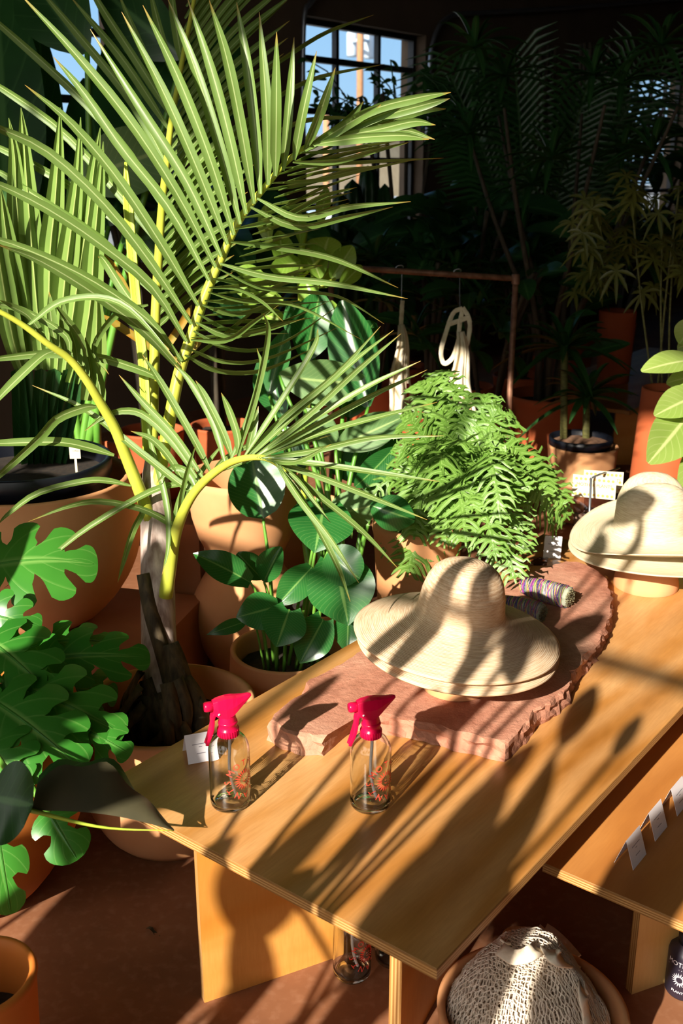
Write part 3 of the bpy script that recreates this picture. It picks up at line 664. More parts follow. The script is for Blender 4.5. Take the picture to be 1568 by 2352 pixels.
    for cx, cz, w_, h_ in ((-0.003, 0.002, 0.0012, 0.0012), (0.003, 0.002, 0.0012, 0.0012)):
        mb.face(*[mb.vert(wrap(cx + w_ * math.cos(a), cz + h_ * math.sin(a))) for a in [i * math.pi / 4 for i in range(8)]])
    for i in range(8):                                             # smile
        a0_, a1_ = math.radians(210 + i * 15), math.radians(210 + (i + 1) * 15)
        mb.face(*[mb.vert(wrap(rr * math.cos(a), rr * math.sin(a))) for rr, a in ((0.0042, a0_), (0.0042, a1_), (0.0054, a1_), (0.0054, a0_))])
    mb.build('printed_emblem', M['print'], b_, smooth=False)
    return r
def copy_tree(o, parent=None):
    c = o.copy(); COL.objects.link(c)
    if parent: c.parent = parent
    for ch in list(o.children): copy_tree(ch, c)
    return c
bp = bottle_proto()
spots = [((530, 1843), ZT, 0.34, 'clear glass spray bottle with hot pink trigger head, beside the folded card on the table', 0.0),
         ((850, 1846), ZT, 0.26, 'clear glass spray bottle with hot pink trigger head, in front of the stone slab', 0.0),
         ((808, 2232), 0.0, 0.34, 'glass spray bottle standing on the floor under the table, in front, pink trigger showing', 0.0),
         ((903, 2198), 0.0, 0.65, 'glass spray bottle on the floor under the table, beside the right support panel', 0.0),
         ((858, 2150), 0.0, 0.4, 'glass spray bottle on the floor under the table, furthest back between the other two', 0.0)]
for i, ((px, py), z, rz, lab, _) in enumerate(spots):
    o = bp if i == 0 else copy_tree(bp)
    q = onz(px, py, z); o.location = (q.x, q.y, z + 0.0003); o.rotation_euler = (0, 0, rz); o['label'] = lab
    o['group'] = 'spray bottles on the table' if z > 0.1 else 'spray bottles under the table'
# ---------------------------------------------------------------- small things on the tables
def tent_card(c, ang, w, h, label, lean=0.9, group=None, lines=3):
    """folded card standing like a tent: front flap facing ang, back flap behind"""
    r = thing('tent_card', label, 'card', c, group); c = Vector(c)
    f = Vector((math.sin(ang), -math.cos(ang), 0)); sd = Vector((math.cos(ang), math.sin(ang), 0)); d = h * math.sin(lean / 2); hh = h * math.cos(lean / 2)
    top = c + Vector((0, 0, hh)); mb = MB(); t_ = 0.0004
    A = [c + f * d - sd * w / 2, c + f * d + sd * w / 2, top + sd * w / 2, top - sd * w / 2, c - f * d + sd * w / 2, c - f * d - sd * w / 2]
    A = [p + Vector((0, 0, 0.0006)) for p in A]
    i = [mb.vert(p) for p in A]; mb.face(i[0], i[1], i[2], i[3]); mb.face(i[3], i[2], i[4], i[5])
    o = mb.build('folded_sheet', M['white'], r, smooth=False); solid(o, 0.0006, 0)
    mb = MB(); nf = (A[1] - A[0]).cross(A[3] - A[0]).normalized() * 0.0006
    for k in range(lines):
        v = (0.62, 0.52, 0.3)[k]; hw = (0.28, 0.06, 0.16)[k]
        P = [A[0].lerp(A[1], x).lerp(A[3].lerp(A[2], x), y) + nf for x, y in ((0.5 - hw, v), (0.5 + hw, v), (0.5 + hw, v + 0.025), (0.5 - hw, v + 0.025))]
        mb.face(*[mb.vert(p) for p in P])
    mb.build('fine_print', M['ink'], r, smooth=False)
    return r
def tri(px, py, z): return onz(px, py, z)
# three cards on the lower table, their flaps facing right and towards the viewer
for (px, py), lab in (((1452, 1972), 'folded white card nearest the front edge of the right-hand table'), ((1502, 1908), 'folded white card in the middle of the row on the right-hand table'), ((1552, 1852), 'folded white card furthest back of the row on the right-hand table')):
    tent_card(onz(px - 5, py, 0.25), math.radians(52), 0.060, 0.058, lab, 0.64, 'folded cards on the right-hand table')
tent_card(onz(458, 1735, ZT), math.radians(20), 0.055, 0.055, 'folded white card half hidden behind the left spray bottle', 1.0)
q = onz(1268, 1275, ZT); tent_card(q, math.radians(-15), 0.05, 0.065, 'small white card at the far left corner of the long table, beside the fern', 0.9)
# cellophane packet near the fern
q = onz(1236, 1300, ZT); mb = MB(); rows = []
for i in range(5):
    rows.append([q + Vector((0.012 * (j - 2) + 0.004 * i, 0.016 * i, 0.0015 + 0.012 * math.sin(i / 4 * math.pi) * (0.5 + 0.5 * math.sin(j * 2.1 + i)))) for j in range(5)])
mb.grid(rows); o = mb.build('cellophane_packet', M['film'], loc=q); solid(o, 0.001, 0); tag(o, 'small crumpled clear cellophane packet under the drooping fern tips', 'packet')
# smudge sticks: tapered bundles wound with coloured thread
def smudge(px, py, ang, L, r, label):
    c = onz(px, py, ZS); c.z = ZS + r + 0.002; root = thing('smudge_stick', label, 'smudge stick', (c.x, c.y, ZS + 0.002), 'smudge sticks on the slab')
    d = Vector((math.cos(ang), math.sin(ang), 0)); s_ = Vector((-math.sin(ang), math.cos(ang), 0)); R = Matrix((s_, Vector((0, 0, 1)), d)).transposed()
    mb = MB(); pr = [(0.001, -L / 2), (r * 0.55, -L / 2 + 0.003), (r * 0.8, -L / 4), (r, 0), (r * 0.98, L / 3), (r * 0.93, L / 2)]
    mb.lathe(pr + [(0.001, L / 2)], 24, c=c, R=R, fn=lambda p, a, rr: p * (1 + 0.0) + Vector((math.cos(a), math.sin(a), 0)) * 0.0012 * math.sin(a * 7 + p.z * 300)); mb.build('herb_bundle', M['sage'], root)
    cols = ['threadpink', 'threadyellow', 'threadpurple', 'threadblue', 'threadgreen']
    for k, m_ in enumerate(cols):
        mb = MB()
        for s in range(3):
            pts = []; ph = U(0, 6.28); tilt = U(-0.35, 0.35); tn = U(4.5, 6.5)
            for i in range(150):
                v = i / 149; z = -L / 2 * 0.94 + L * 0.92 * v; a = ph + v * tn * 6.28
                zz = z + tilt * r * math.sin(a); x = (zz + L / 2) / L
                rr = r * (0.6 + 0.4 * min(1, max(0, x) * 2.2) ** 0.6) + 0.0012
                pts.append(c + R @ Vector((rr * math.cos(a), rr * math.sin(a), zz)))
            mb.tube(pts, 0.0009, 4)
        mb.build('thread', M[m_], root)
    mb = MB()
    for i in range(110):
        a, q_ = U(0, 6.28), math.sqrt(rnd()) * r * 0.88; p = c + R @ Vector((q_ * math.cos(a), q_ * math.sin(a), L / 2 - 0.001))
        mb.tube([p, p + d * U(0.002, 0.007) + Vector((U(-1, 1), U(-1, 1), U(-1, 1))) * 0.001], U(0.0008, 0.0018), 5)
    mb.build('cut_end', M['herbend'], root)
M['netdark'] = plain('net_folds', '7d6650', 0.95, 'a58c72', 60, 0.5); M['netband'] = plain('woven_band', 'd9c8b0', 0.9, 'e4d6c0', 120, 0.4); M['greenprint'] = plain('dark_green_print', '173a30', 0.7); M['darkbottle'] = plain('dark_purple_bottle', '2a2430', 0.4); M['rustleaf'] = plain('rusty_leaf', 'a5701e', 0.6, '6f7a24', 25); M['darkback'] = plain('brownish_leaf_back', '3f3d2c', 0.4, '57503a', 8)
M['sage'] = plain('dried_sage', '9aa08a', 0.9, 'b9bca8', 60, 0.3); M['herbend'] = plain('cut_stems', '3a3a2c', 0.9, 'a8a078', 300)
for k, c in (('pink', 'c04a86'), ('yellow', 'b8aa50'), ('purple', '6a3f96'), ('blue', '3d4a78'), ('green', '7f9468')): M['thread' + k] = plain(k + '_thread', c, 0.7)
smudge(1250, 1382, math.radians(-38), 0.132, 0.027, 'colourful thread-wrapped smudge stick lying fully in view on the slab behind the hat')
smudge(1192, 1418, math.radians(-36), 0.120, 0.024, 'thread-wrapped smudge stick half hidden behind the straw hat brim')
# packets hanging on a wire hook rack, standing at the far end of the table
def packet(px0, px1, py0, py1, w, tilt, label):
    a = at(px0, py0, w); b_ = at(px1, py0 + tilt, w); c = at(px0 + 3, py1, w); H_ = Vector((0, 0, -(a - c).z)); r = thing('seed_packet', label, 'packet', c, 'hanging packets')
    X = (b_ - a); nrm = X.cross(Vector((0, 0, 1))).normalized(); nrm = nrm if nrm.dot(tocam(a)) > 0 else -nrm; hd = 0.42
    mb = MB()
    P = [a, b_, b_ + H_ * hd, a + H_ * hd]; i = [mb.vert(p) for p in P]; mb.face(*i); o = mb.build('header_card', M['packcard'], r, smooth=False); solid(o, 0.001, 0)
    mb = MB(); rows = []
    for k in range(9):
        v = k / 8; th = 0.022 * math.sin(math.pi * min(1, v * 1.15)) ; row = []
        for j in range(9):
            u = j / 8; e = math.sin(math.pi * u); row.append(a + X * (0.05 + 0.9 * u - (0.04 * (v) * (u - 0.5))) + H_ * (hd + (1 - hd) * v) + nrm * th * e)
        rows.append(row)
    mb.grid(rows)
    rows2 = [[p - nrm * 2 * (p - a - X * ((p - a).dot(X) / X.length_squared)).dot(nrm) for p in row] for row in rows]; mb.grid(rows2); mb.build('pouch', M['film'], r)
    mb = MB(); q = a + X * 0.5 + H_ * 0.82
    rows = []
    for k in range(7):
        v = k / 6; rows.append([a + X * (0.1 + 0.8 * j / 8) + H_ * (hd + (1 - hd) * (0.55 + 0.43 * v)) + nrm * 0.012 * math.sin(math.pi * j / 8) * math.sin(math.pi * (0.15 + 0.8 * v)) for j in range(9)])
    mb.grid(rows); o = mb.build('contents', M['packfill'], r); solid(o, 0.012, 0)
    mb = MB(); N0 = nrm * 0.0015; Xn = X.normalized(); W_ = X.length; Hh = H_.length * hd
    def on(u, v): return a + Xn * u + Vector((0, 0, -v)) + N0
    for row in (0.16, 0.5, 0.86):
        for k in range(9):
            if row == 0.5 and 0 < k < 8: continue
            u, v = W_ * (0.08 + 0.84 * k / 8), Hh * row
            mb.face(*[mb.vert(on(u + 0.0042 * math.cos(t_), v + 0.0042 * math.sin(t_))) for t_ in [i_ * 0.785 for i_ in range(8)]])
    mb.build('dot_border', M['packdots'], r, smooth=False)
    mb = MB(); add_text(mb, 'MOTHER PLANTS', 0.0135, lambda x, y: on(W_ / 2 + x, Hh * 0.42 - y)); mb.build('lettering', M['packred'], r, smooth=False)
    return a, b_
M['packcard'] = plain('cream_card', 'dcd2b6', 0.6); M['packdots'] = plain('ochre_print', 'd9a35a', 0.7); M['packred'] = plain('brick_print', 'c07a48', 0.7); M['packfill'] = plain('brown_moss', '4a382c', 0.9, '6f5a4a', 60, 0.5)
WP = 3.05
packet(1341, 1432, 1079, 1205, WP + 0.07, 6, 'clear packet with dotted cream header, the rear one of the pair behind the hat')
packet(1316, 1416, 1089, 1220, WP, 10, 'clear packet with dotted cream header, the front one of the pair behind the hat')
hk = thing('wire_stand', 'thin metal wire stand holding the packets behind the right hats', 'stand', onz(1351, 1222, 0.377))
mb = MB(); p0 = at(1357, 1098, WP - 0.03); p1 = at(1351, 1222, WP - 0.03); mb.tube([p0, p1, Vector((p1.x, p1.y, 0.02))], 0.0035, 8); mb.build('upright', M['steel'], hk)
mb = MB(); mb.tube([p0, at(1376, 1090, WP + 0.03), at(1422, 1075, WP + 0.16)], 0.003, 8); mb.build('hook_arm', M['steel'], hk)
mb = MB(); mb.lathe([(0.001, 0), (0.07, 0), (0.07, 0.012), (0.001, 0.014)], 32, c=(p1.x, p1.y, 0.0)); mb.build('foot', M['steel'], hk)

# ---------------------------------------------------------------- pots
def pot(name, label, c, prof, mat, soil_z=None, soil_r=None, soil='soil', group=None, seg=64):
    r = thing(name, label, 'plant pot' if 'pot' in name else 'potted plant', c, group); mb = MB(); mb.lathe(prof, seg, c=c); mb.build('pot', mat, r)
    if soil_z:
        mb = MB(); rows = []
        for i in range(7):
            rr = soil_r * max(0.001, i / 6); rows.append([Vector((c[0] + rr * math.cos(a), c[1] + rr * math.sin(a), c[2] + soil_z + noise.noise(Vector((rr * math.cos(a) * 30, rr * math.sin(a) * 30, c[0]))) * 0.010)) for a in [j * 2 * math.pi / 32 for j in range(32)]])
        mb.grid(rows, close=True); mb.build('soil', M[soil], r)
    return r
def bowl(R0, Rm, R1, h, th=0.014, zm=0.45):
    """rounded bowl planter: foot R0, widest Rm at zm*h, mouth R1"""
    pr = [(0.001, 0), (R0, 0)]
    for i in range(1, 17):
        v = i / 16
        if v < zm: x = v / zm; r = R0 + (Rm - R0) * math.sin(x * math.pi / 2) ** 0.75
        else: x = (v - zm) / (1 - zm); r = Rm + (R1 - Rm) * x * x
        pr.append((r, h * v))
    pr += [(R1 + 0.001, h + 0.004), (R1 - th * 0.5, h + 0.007), (R1 - th, h + 0.003)]
    for i in range(1, 10):
        v = 1 - i / 9 * 0.5
        if v < zm: x = v / zm; r = R0 + (Rm - R0) * math.sin(x * math.pi / 2) ** 0.75
        else: x = (v - zm) / (1 - zm); r = Rm + (R1 - Rm) * x * x
        pr.append((r - th, h * v))
    return pr

# ---- the palm in its round terracotta bowl
WPALM = 2.42
f0 = onz(400, 2012, 0); pc = Vector((-0.392, f0.y + 0.19, 0))
palm = pot('potted_palm', 'tall sunlit palm with long feather fronds in a round terracotta bowl', pc, bowl(0.140, 0.200, 0.198, 0.312, 0.016, 0.50), M['terracotta'], 0.235, 0.182)
tb = Vector((pc.x - 0.02, pc.y, 0.22)); wt = wof(tb)
def tp(px, py, dw=0.0): return at(px, py, wt + dw)
mb = MB(); pts = [tp(368, 1640), tp(368, 1560), tp(364, 1450), tp(362, 1340), tp(361, 1240), tp(358, 1160), tp(356, 1090), tp(352, 1040)]
mb.tube(catmull(pts, 24), [0.043, 0.042, 0.042, 0.041, 0.041, 0.040, 0.040, 0.039, 0.039, 0.039, 0.038, 0.038, 0.038, 0.038, 0.037, 0.037, 0.036, 0.034, 0.032, 0.030, 0.028, 0.024, 0.02, 0.012], 20)
mb.build('trunk', M['sheath'], palm)
mb = MB()                                                          # dry split sheaths around the foot
def strap(pts, wid, w_=0, fold=-0.35, dw=-0.045):
    P = catmull([tp(x, y, dw) for x, y in pts], 10); n = len(P); mb.ribbon(P, [wid * (0.5 + 0.5 * math.sin(math.pi * (0.2 + 0.75 * i / n))) for i in range(n)], tocam(P[0]), fold)
for pts, wid in (([(328, 1318), (345, 1400), (368, 1480), (388, 1560), (400, 1650)], 0.034), ([(385, 1480), (400, 1530), (420, 1600), (430, 1690)], 0.06), ([(335, 1560), (360, 1620), (400, 1670), (450, 1700)], 0.04), ([(470, 1610), (440, 1640), (400, 1680), (370, 1700)], 0.035), ([(345, 1600), (340, 1650), (330, 1700)], 0.05), ([(420, 1560), (450, 1620), (465, 1700)], 0.05), ([(365, 1590), (380, 1640), (382, 1705)], 0.05), ([(310, 1640), (350, 1660), (390, 1700)], 0.03)):
    strap(pts, wid)
for i in range(26):
    a = U(0, 6.28); r0 = 0.05; b0 = Vector((tb.x + 0.012 + r0 * math.cos(a), tb.y + r0 * math.sin(a), 0.40 - U(0, 0.1))); b1 = Vector((tb.x + U(0.06, 0.10) * math.cos(a + U(-.6, .6)), tb.y + U(0.06, 0.10) * math.sin(a), 0.245))
    mid = b0.lerp(b1, 0.5) + Vector((math.cos(a), math.sin(a), 0)) * 0.02; P = catmull([b0, mid, b1], 8); mb.ribbon(P, [U(0.02, 0.035)] * 8, Vector((math.cos(a), math.sin(a), 0.2)), -0.3)
o = mb.build('dry_sheath', M['dry'], palm); solid(o, 0.002, 0)

def leaflet(mb, pts, w0, w1, width, face=1.0, edge=0.0, n=14, sag=0.0, fold=0.3):
    """strap leaflet along a pixel polyline base -> tip"""
    P = pxcurve(pts, w0, w1, n, sag); T = (P[-1] - P[0]).normalized(); c = tocam(P[n // 2]); pr = T.cross(c).normalized()
    nr = (c * face + pr * edge).normalized()
    wd = [width * (0.32 + 0.68 * min(1, v * 5)) * (1 - max(0, (v - 0.55) / 0.45) ** 1.6 * 0.96) for v in [i / (n - 1) for i in range(n)]]
    mb.ribbon(P, wd, nr, fold)
def rachis(mb, pts, w0, w1, r0, r1, n=40, sag=0):
    P = pxcurve(pts, w0, w1, n, sag); mb.tube(P, [r0 + (r1 - r0) * (i / (n - 1)) ** 0.8 for i in range(n)], 10); return P
def Wlerp(a, b_, t_): return a + (b_ - a) * t_
# frond A: the great frond leaning right
RA = [(352, 1150), (372, 1060), (392, 950), (413, 850), (440, 770), (463, 700), (487, 640), (505, 600), (527, 550), (553, 500), (583, 460), (612, 425), (650, 380), (690, 345), (735, 322), (791, 300), (850, 272), (920, 248)]
A0, A1 = wt - 0.01, wt - 0.22
def wA(y): return Wlerp(A0, A1, min(1, max(0, (1150 - y) / 900)))
fa = MB(); ra = MB(); rachis(ra, RA, A0, A1, 0.0165, 0.003, 60)
LA = [[(700, 345), (735, 260), (770, 155)], [(675, 368), (695, 260), (727, 117)], [(650, 392), (662, 260), (675, 86)], [(632, 405), (634, 260), (635, 73)], [(615, 425), (612, 250), (595, 27)], [(598, 445), (585, 290), (565, 130), (543, 5)], [(583, 468), (555, 300), (520, 130), (480, 0)], [(565, 492), (530, 330), (485, 160), (430, -5)], [(551, 515), (505, 340), (445, 150), (384, -5)], [(537, 540), (480, 360), (405, 170), (328, 12)], [(522, 562), (450, 380), (370, 200), (279, 27)], [(508, 590), (430, 420), (330, 260), (207, 67)], [(495, 615), (410, 450), (300, 280), (170, 120), (40, -20)], [(480, 645), (390, 480), (280, 340), (190, 210), (122, 130)], [(455, 703), (370, 560), (270, 410), (160, 280), (57, 195)], [(440, 745), (350, 610), (240, 470), (110, 350), (0, 296), (-40, 280)], [(428, 785), (350, 660), (230, 560), (110, 480), (0, 425), (-50, 410)], [(418, 830), (340, 735), (220, 650), (100, 590), (0, 552), (-60, 545)], [(413, 850), (330, 760), (210, 670), (90, 598), (-10, 560)]]
for i, p in enumerate(LA):
    b_ = p[0]; w0 = wA(b_[1]); leaflet(fa, p, w0 + 0.018, w0 - 0.16 + 0.05 * (i % 3) - (0.14 if i > 13 else 0), 0.0222 if 2 < i else 0.019, 1.0, 0.12 * (-1) ** i, 16, sag=-0.02)
RAr = [[(735, 322), (850, 255), (960, 225), (1035, 212)], [(760, 315), (880, 268), (980, 240), (1033, 226)], [(780, 308), (880, 285), (960, 255), (1024, 250)], [(750, 318), (860, 300), (950, 280), (1000, 287)], [(735, 325), (840, 300), (930, 300), (998, 320)], [(720, 332), (820, 318), (920, 312), (985, 320)], [(790, 300), (860, 270), (920, 248)], [(700, 345), (790, 285), (835, 232)], [(720, 335), (810, 278), (875, 240)],
       [(690, 350), (770, 345), (860, 330), (910, 325)], [(672, 372), (770, 370), (860, 345), (945, 325)], [(655, 385), (760, 375), (880, 368), (1018, 363)], [(640, 400), (720, 370), (800, 350), (900, 330)], [(625, 420), (740, 410), (850, 385), (960, 365)], [(610, 435), (700, 420), (800, 390), (880, 380)],
       [(590, 455), (690, 500), (800, 475), (943, 463)], [(575, 475), (680, 520), (790, 500), (902, 475)], [(558, 500), (640, 480), (740, 430), (830, 400)], [(540, 525), (640, 500), (740, 450), (820, 430)],
       [(530, 555), (640, 568), (770, 595), (914, 661)], [(505, 605), (620, 635), (760, 650), (936, 686)], [(500, 615), (600, 660), (720, 670), (790, 685), (882, 744)], [(490, 640), (590, 650), (690, 620), (740, 610)], [(478, 670), (560, 690), (680, 700), (830, 780)], [(470, 690), (560, 690), (650, 650), (720, 640)], [(480, 660), (540, 660), (600, 690), (650, 738)],
       [(465, 700), (540, 720), (620, 700), (690, 690)], [(455, 720), (540, 760), (640, 740), (760, 690)], [(450, 740), (520, 770), (600, 760), (700, 730)], [(445, 760), (530, 800), (640, 790), (780, 700)], [(438, 780), (520, 780), (580, 740), (640, 700)], [(432, 800), (520, 830), (620, 820), (780, 750)], [(425, 815), (500, 850), (600, 850), (720, 800)], [(420, 830), (470, 800), (560, 730), (600, 700)]]
for i, p in enumerate(RAr):
    w0 = wA(p[0][1]); e = 0.3 if i < 9 else (0.5 if i in (15, 16, 19, 20) else 1.6 * (1 if i % 2 else 0.6)); leaflet(fa, p, w0, w0 + (-0.05 if i < 9 else 0.12) + 0.05 * ((i * 7) % 5 - 2), 0.020 if i < 9 else 0.0155, 1.0, e, 14)
for k in range(26):                                                # the crowd of leaflets seen edge-on behind the rachis
    t_ = k / 25; x0 = Wlerp(690, 440, t_); y0 = Wlerp(352, 775, t_) ; an = math.radians(Wlerp(28, 8, t_) + U(-6, 6)); L_ = Wlerp(150, 300, t_) * U(0.7, 1.1)
    w0 = wA(y0); leaflet(fa, [(x0, y0), (x0 + L_ * 0.5 * math.cos(an), y0 - L_ * 0.5 * math.sin(an) + 8), (x0 + L_ * math.cos(an), y0 - L_ * math.sin(an) * 0.85 + U(0, 25))], w0, w0 + U(0.1, 0.3), 0.015, 1, U(0.8, 2.0), 10)
oa = fa.build('frond', M['palm'], palm); ra.build('rachis', M['rachis'], oa)
# frond B: upright, behind
RB = [(345, 1130), (350, 1000), (354, 850), (358, 700), (366, 560), (372, 470), (382, 380), (392, 290), (405, 215), (422, 120), (440, 30), (458, -70)]
B0, B1 = wt + 0.03, wt + 0.42
def wB(y): return Wlerp(B0, B1, min(1, max(0, (1130 - y) / 1200)))
fb = MB(); rb = MB(); rachis(rb, RB, B0, B1, 0.015, 0.005, 50)
LB = [[(400, 262), (330, 120), (270, -20)], [(396, 272), (320, 150), (235, 20), (190, -60)], [(390, 300), (280, 135), (160, -10)], [(384, 380), (300, 230), (180, 80), (60, -60)], [(368, 470), (295, 350), (175, 215), (0, 57), (-60, 10)], [(362, 560), (270, 440), (140, 300), (0, 200), (-60, 170)], [(360, 600), (290, 525), (150, 420), (0, 340), (-60, 320)], [(358, 680), (290, 610), (220, 540), (80, 450), (0, 395), (-40, 380)], [(410, 200), (370, 80), (340, -40)], [(418, 150), (400, 40), (390, -60)], [(356, 740), (300, 690), (240, 600), (225, 590)]]
for i, p in enumerate(LB): w0 = wB(p[0][1]); leaflet(fb, p, w0 + 0.018, w0 + 0.14, 0.023, 1, -0.3, 14)
for k in range(30):
    t_ = k / 29; y0 = Wlerp(760, -40, t_); x0 = 352 + (430 - 352) * max(0, (760 - y0) / 760) ** 1.2; an = math.radians(Wlerp(40, 56, t_) + U(-2, 2)); L_ = Wlerp(230, 420, min(1, t_ * 1.6))
    w0 = wB(y0); q = [(x0, y0), (x0 + L_ * 0.5 * math.cos(an), y0 - L_ * 0.5 * math.sin(an) - 10), (x0 + L_ * math.cos(an) * 1.02, y0 - L_ * math.sin(an) * 0.92)]; leaflet(fb, q, w0 + 0.018, w0 + 0.22, 0.020, 1, -0.35, 12)
for p in ([(470, 250), (640, 140), (745, 75), (858, 34)], [(450, 400), (600, 250), (720, 180), (884, 147)], [(480, 420), (640, 300), (740, 270), (850, 275)]):
    w0 = wB(p[0][1]); leaflet(fb, p, w0, w0 + 0.2, 0.017, 1, 0.9, 14)
ob = fb.build('frond', M['palm'], palm); rb.build('rachis', M['rachis'], ob)
# the unopened spear
mb = MB(); P = pxcurve([(340, 1050), (330, 850), (318, 740), (308, 640), (300, 540), (292, 440), (289, 372)], wt + 0.01, wt - 0.06, 30); mb.ribbon(P, [0.020 if i < 22 else 0.020 * (1 - (i - 22) / 8) + 0.001 for i in range(30)], tocam(P[10]), 0.7); o = mb.build('spear_leaf', M['spear'], palm); solid(o, 0.004, 0)
# frond D: low, to the left
RD = [(345, 1190), (318, 1120), (290, 1050), (262, 980), (230, 925), (200, 875), (160, 825), (110, 790), (50, 745), (-20, 705)]
D0, D1 = wt - 0.02, wt - 0.30
def wD(x): return Wlerp(D0, D1, min(1, max(0, (345 - x) / 365)))
fd = MB(); rd = MB(); rachis(rd, RD, D0, D1, 0.0165, 0.005, 40)
LD = [[(128, 805), (100, 815), (60, 850), (0, 910), (-40, 960)], [(375, 875), (322, 850), (218, 819), (109, 812), (0, 823), (-50, 830)], [(262, 1046), (200, 1027), (131, 1015), (0, 1018), (-40, 1022)], [(222, 934), (192, 937), (131, 962), (87, 1010), (0, 1090), (-30, 1115)], [(301, 1116), (250, 1105), (196, 1105), (87, 1133), (20, 1180), (-5, 1205)], [(415, 1222), (392, 1203), (323, 1168), (227, 1151), (153, 1164), (65, 1198)], [(455, 1100), (440, 1109), (375, 1118), (305, 1150), (196, 1216), (120, 1275), (10, 1350)], [(330, 1160), (325, 1181), (305, 1220), (285, 1284), (270, 1338)], [(340, 985), (352, 1040), (370, 1098), (386, 1180), (386, 1260), (372, 1320)], [(340, 700), (270, 720), (215, 800), (250, 860)], [(200, 820), (180, 770), (150, 730), (120, 690)],
      [(160, 825), (150, 770), (60, 715), (0, 700), (-30, 705)], [(110, 790), (70, 730), (30, 705), (0, 690)], [(60, 750), (150, 690), (280, 700), (420, 845)]]
for i, p in enumerate(LD): w0 = wD(p[0][0]); leaflet(fd, p, w0 - 0.01, w0 - 0.10, 0.0145 if i > 3 else 0.020, 1, 0.35 * (-1) ** i, 18)
for x, y in ((200, 880), (215, 905), (235, 935), (180, 850), (150, 815), (130, 800)):
    w0 = wD(x); leaflet(fd, [(x, y), (x - 5 + U(-8, 8), y - 60), (x - 20 + U(-20, 20), y - 130)], w0, w0 + 0.05, 0.022, 1, 0.3, 8)
od = fd.build('frond', M['palm'], palm); rd.build('rachis', M['rachis'], od)
# frond E: arching right over the table
REc = [(380, 1370), (392, 1290), (400, 1240), (415, 1190), (440, 1140), (475, 1100), (520, 1067), (560, 1053), (600, 1051), (630, 1062), (655, 1085)]
E0, E1 = wt - 0.03, wt - 0.30
def wE(x): return Wlerp(E0, E1, min(1, max(0, (x - 380) / 260)))
fe = MB(); re_ = MB(); rachis(re_, REc, E0, E1, 0.0165, 0.004, 40)
LE = [[(470, 1103), (436, 1124), (331, 1046), (196, 941), (74, 885)], [(470, 1103), (400, 1000), (330, 925), (273, 861)], [(484, 1085), (440, 1000), (370, 880), (327, 815)], [(517, 1063), (490, 970), (440, 880), (401, 837)], [(534, 1055), (510, 990), (470, 910), (449, 874)], [(549, 1050), (545, 1000), (525, 940), (508, 902)], [(567, 1046), (580, 990), (593, 933)], [(460, 1110), (400, 1020), (340, 960), (296, 943), (244, 954), (194, 990)], [(440, 1140), (395, 1060), (350, 1010), (300, 990)], [(452, 1125), (430, 1085), (395, 1075), (360, 1110)]]
for i, p in enumerate(LE): w0 = wE(p[0][0]); leaflet(fe, p, w0 + 0.014, w0 + 0.02 - 0.02 * (i % 3), 0.0165, 1, 0.25 * (-1) ** i, 16)
LER = [[(545, 1050), (590, 900), (615, 770), (605, 720)], [(560, 1050), (640, 930), (720, 800), (730, 755)], [(560, 1053), (650, 960), (770, 860), (874, 749)], [(570, 1053), (680, 950), (800, 840), (904, 758)], [(580, 1052), (700, 960), (820, 850), (921, 766)], [(585, 1052), (700, 975), (840, 890), (966, 829)], [(590, 1052), (720, 980), (850, 910), (981, 849)], [(595, 1052), (720, 1000), (860, 960), (1004, 924)], [(600, 1052), (720, 1035), (860, 1005), (1019, 1001)], [(605, 1052), (720, 1065), (860, 1085), (1009, 1106)], [(612, 1054), (720, 1090), (850, 1140), (981, 1194)], [(625, 1058), (720, 1130), (830, 1220), (914, 1306)], [(635, 1065), (690, 1150), (760, 1240), (824, 1339)], [(640, 1070), (700, 1160), (770, 1290), (804, 1382)], [(632, 1063), (680, 1100), (720, 1150), (759, 1201)], [(500, 1085), (560, 1060), (650, 1030), (760, 1000)], [(610, 1055), (680, 1060), (760, 1020)], [(525, 1068), (570, 960), (600, 850), (590, 800)],
       [(480, 1098), (520, 1050), (600, 1010), (690, 980)], [(420, 1180), (440, 1120), (480, 1060), (520, 1010)], [(410, 1220), (415, 1150), (430, 1080), (450, 1020)], [(400, 1250), (404, 1180), (420, 1110)]]
for i, p in enumerate(LER): w0 = wE(p[0][0]); leaflet(fe, p, w0, w0 - 0.12 + 0.06 * ((i * 5) % 4), 0.0135 if i < 14 else 0.012, 1, 0.45 * (-1) ** i, 16)
oe = fe.build('frond', M['palm'], palm); re_.build('rachis', M['rachis'], oe)
# ---- big-leaved plant with paddle leaves (left of the hats)
WS = 2.72
sb = at(662, 1490, WS); sb.z = 0
strel = pot('potted_paddle_plant', 'low glossy paddle-leaved plant in a terracotta bowl beside the long table', sb, bowl(0.10, 0.155, 0.150, 0.27, 0.013, 0.6), M['terracotta'], 0.215, 0.135)
def bleaf(root, base, tip, w, width, mat='strelitzia', shape='heart', dw=0.0, bend=0.03, fold=0.12, lobe=0.0, turn=0.0, wave=0.05, stem_to=None, stem_r=0.005, tw=0.0, name='leaf', stemmid=None):
    A = at(base[0], base[1], w); B = at(tip[0], tip[1], w + dw); px = width * w / FPX
    c = tocam(A); T = (B - A).normalized(); nr = (c + T.cross(c).normalized() * turn)
    mb = MB(); mb.leaf(A, B, px, nr, shape, bend, fold, wave, 14, 8, lobe, tw); o = mb.build(name, M[mat], root)
    if stem_to is not None:
        mb = MB(); S_ = Vector(stem_to); mid = Vector(stemmid) if stemmid is not None else S_.lerp(A, 0.55) + Vector((0, 0, 0.06)); mb.tube(catmull([S_, mid, A], 12), [stem_r * (1 - 0.4 * i / 11) for i in range(12)], 8); mb.build('stalk', M['stem'], o)
    return o
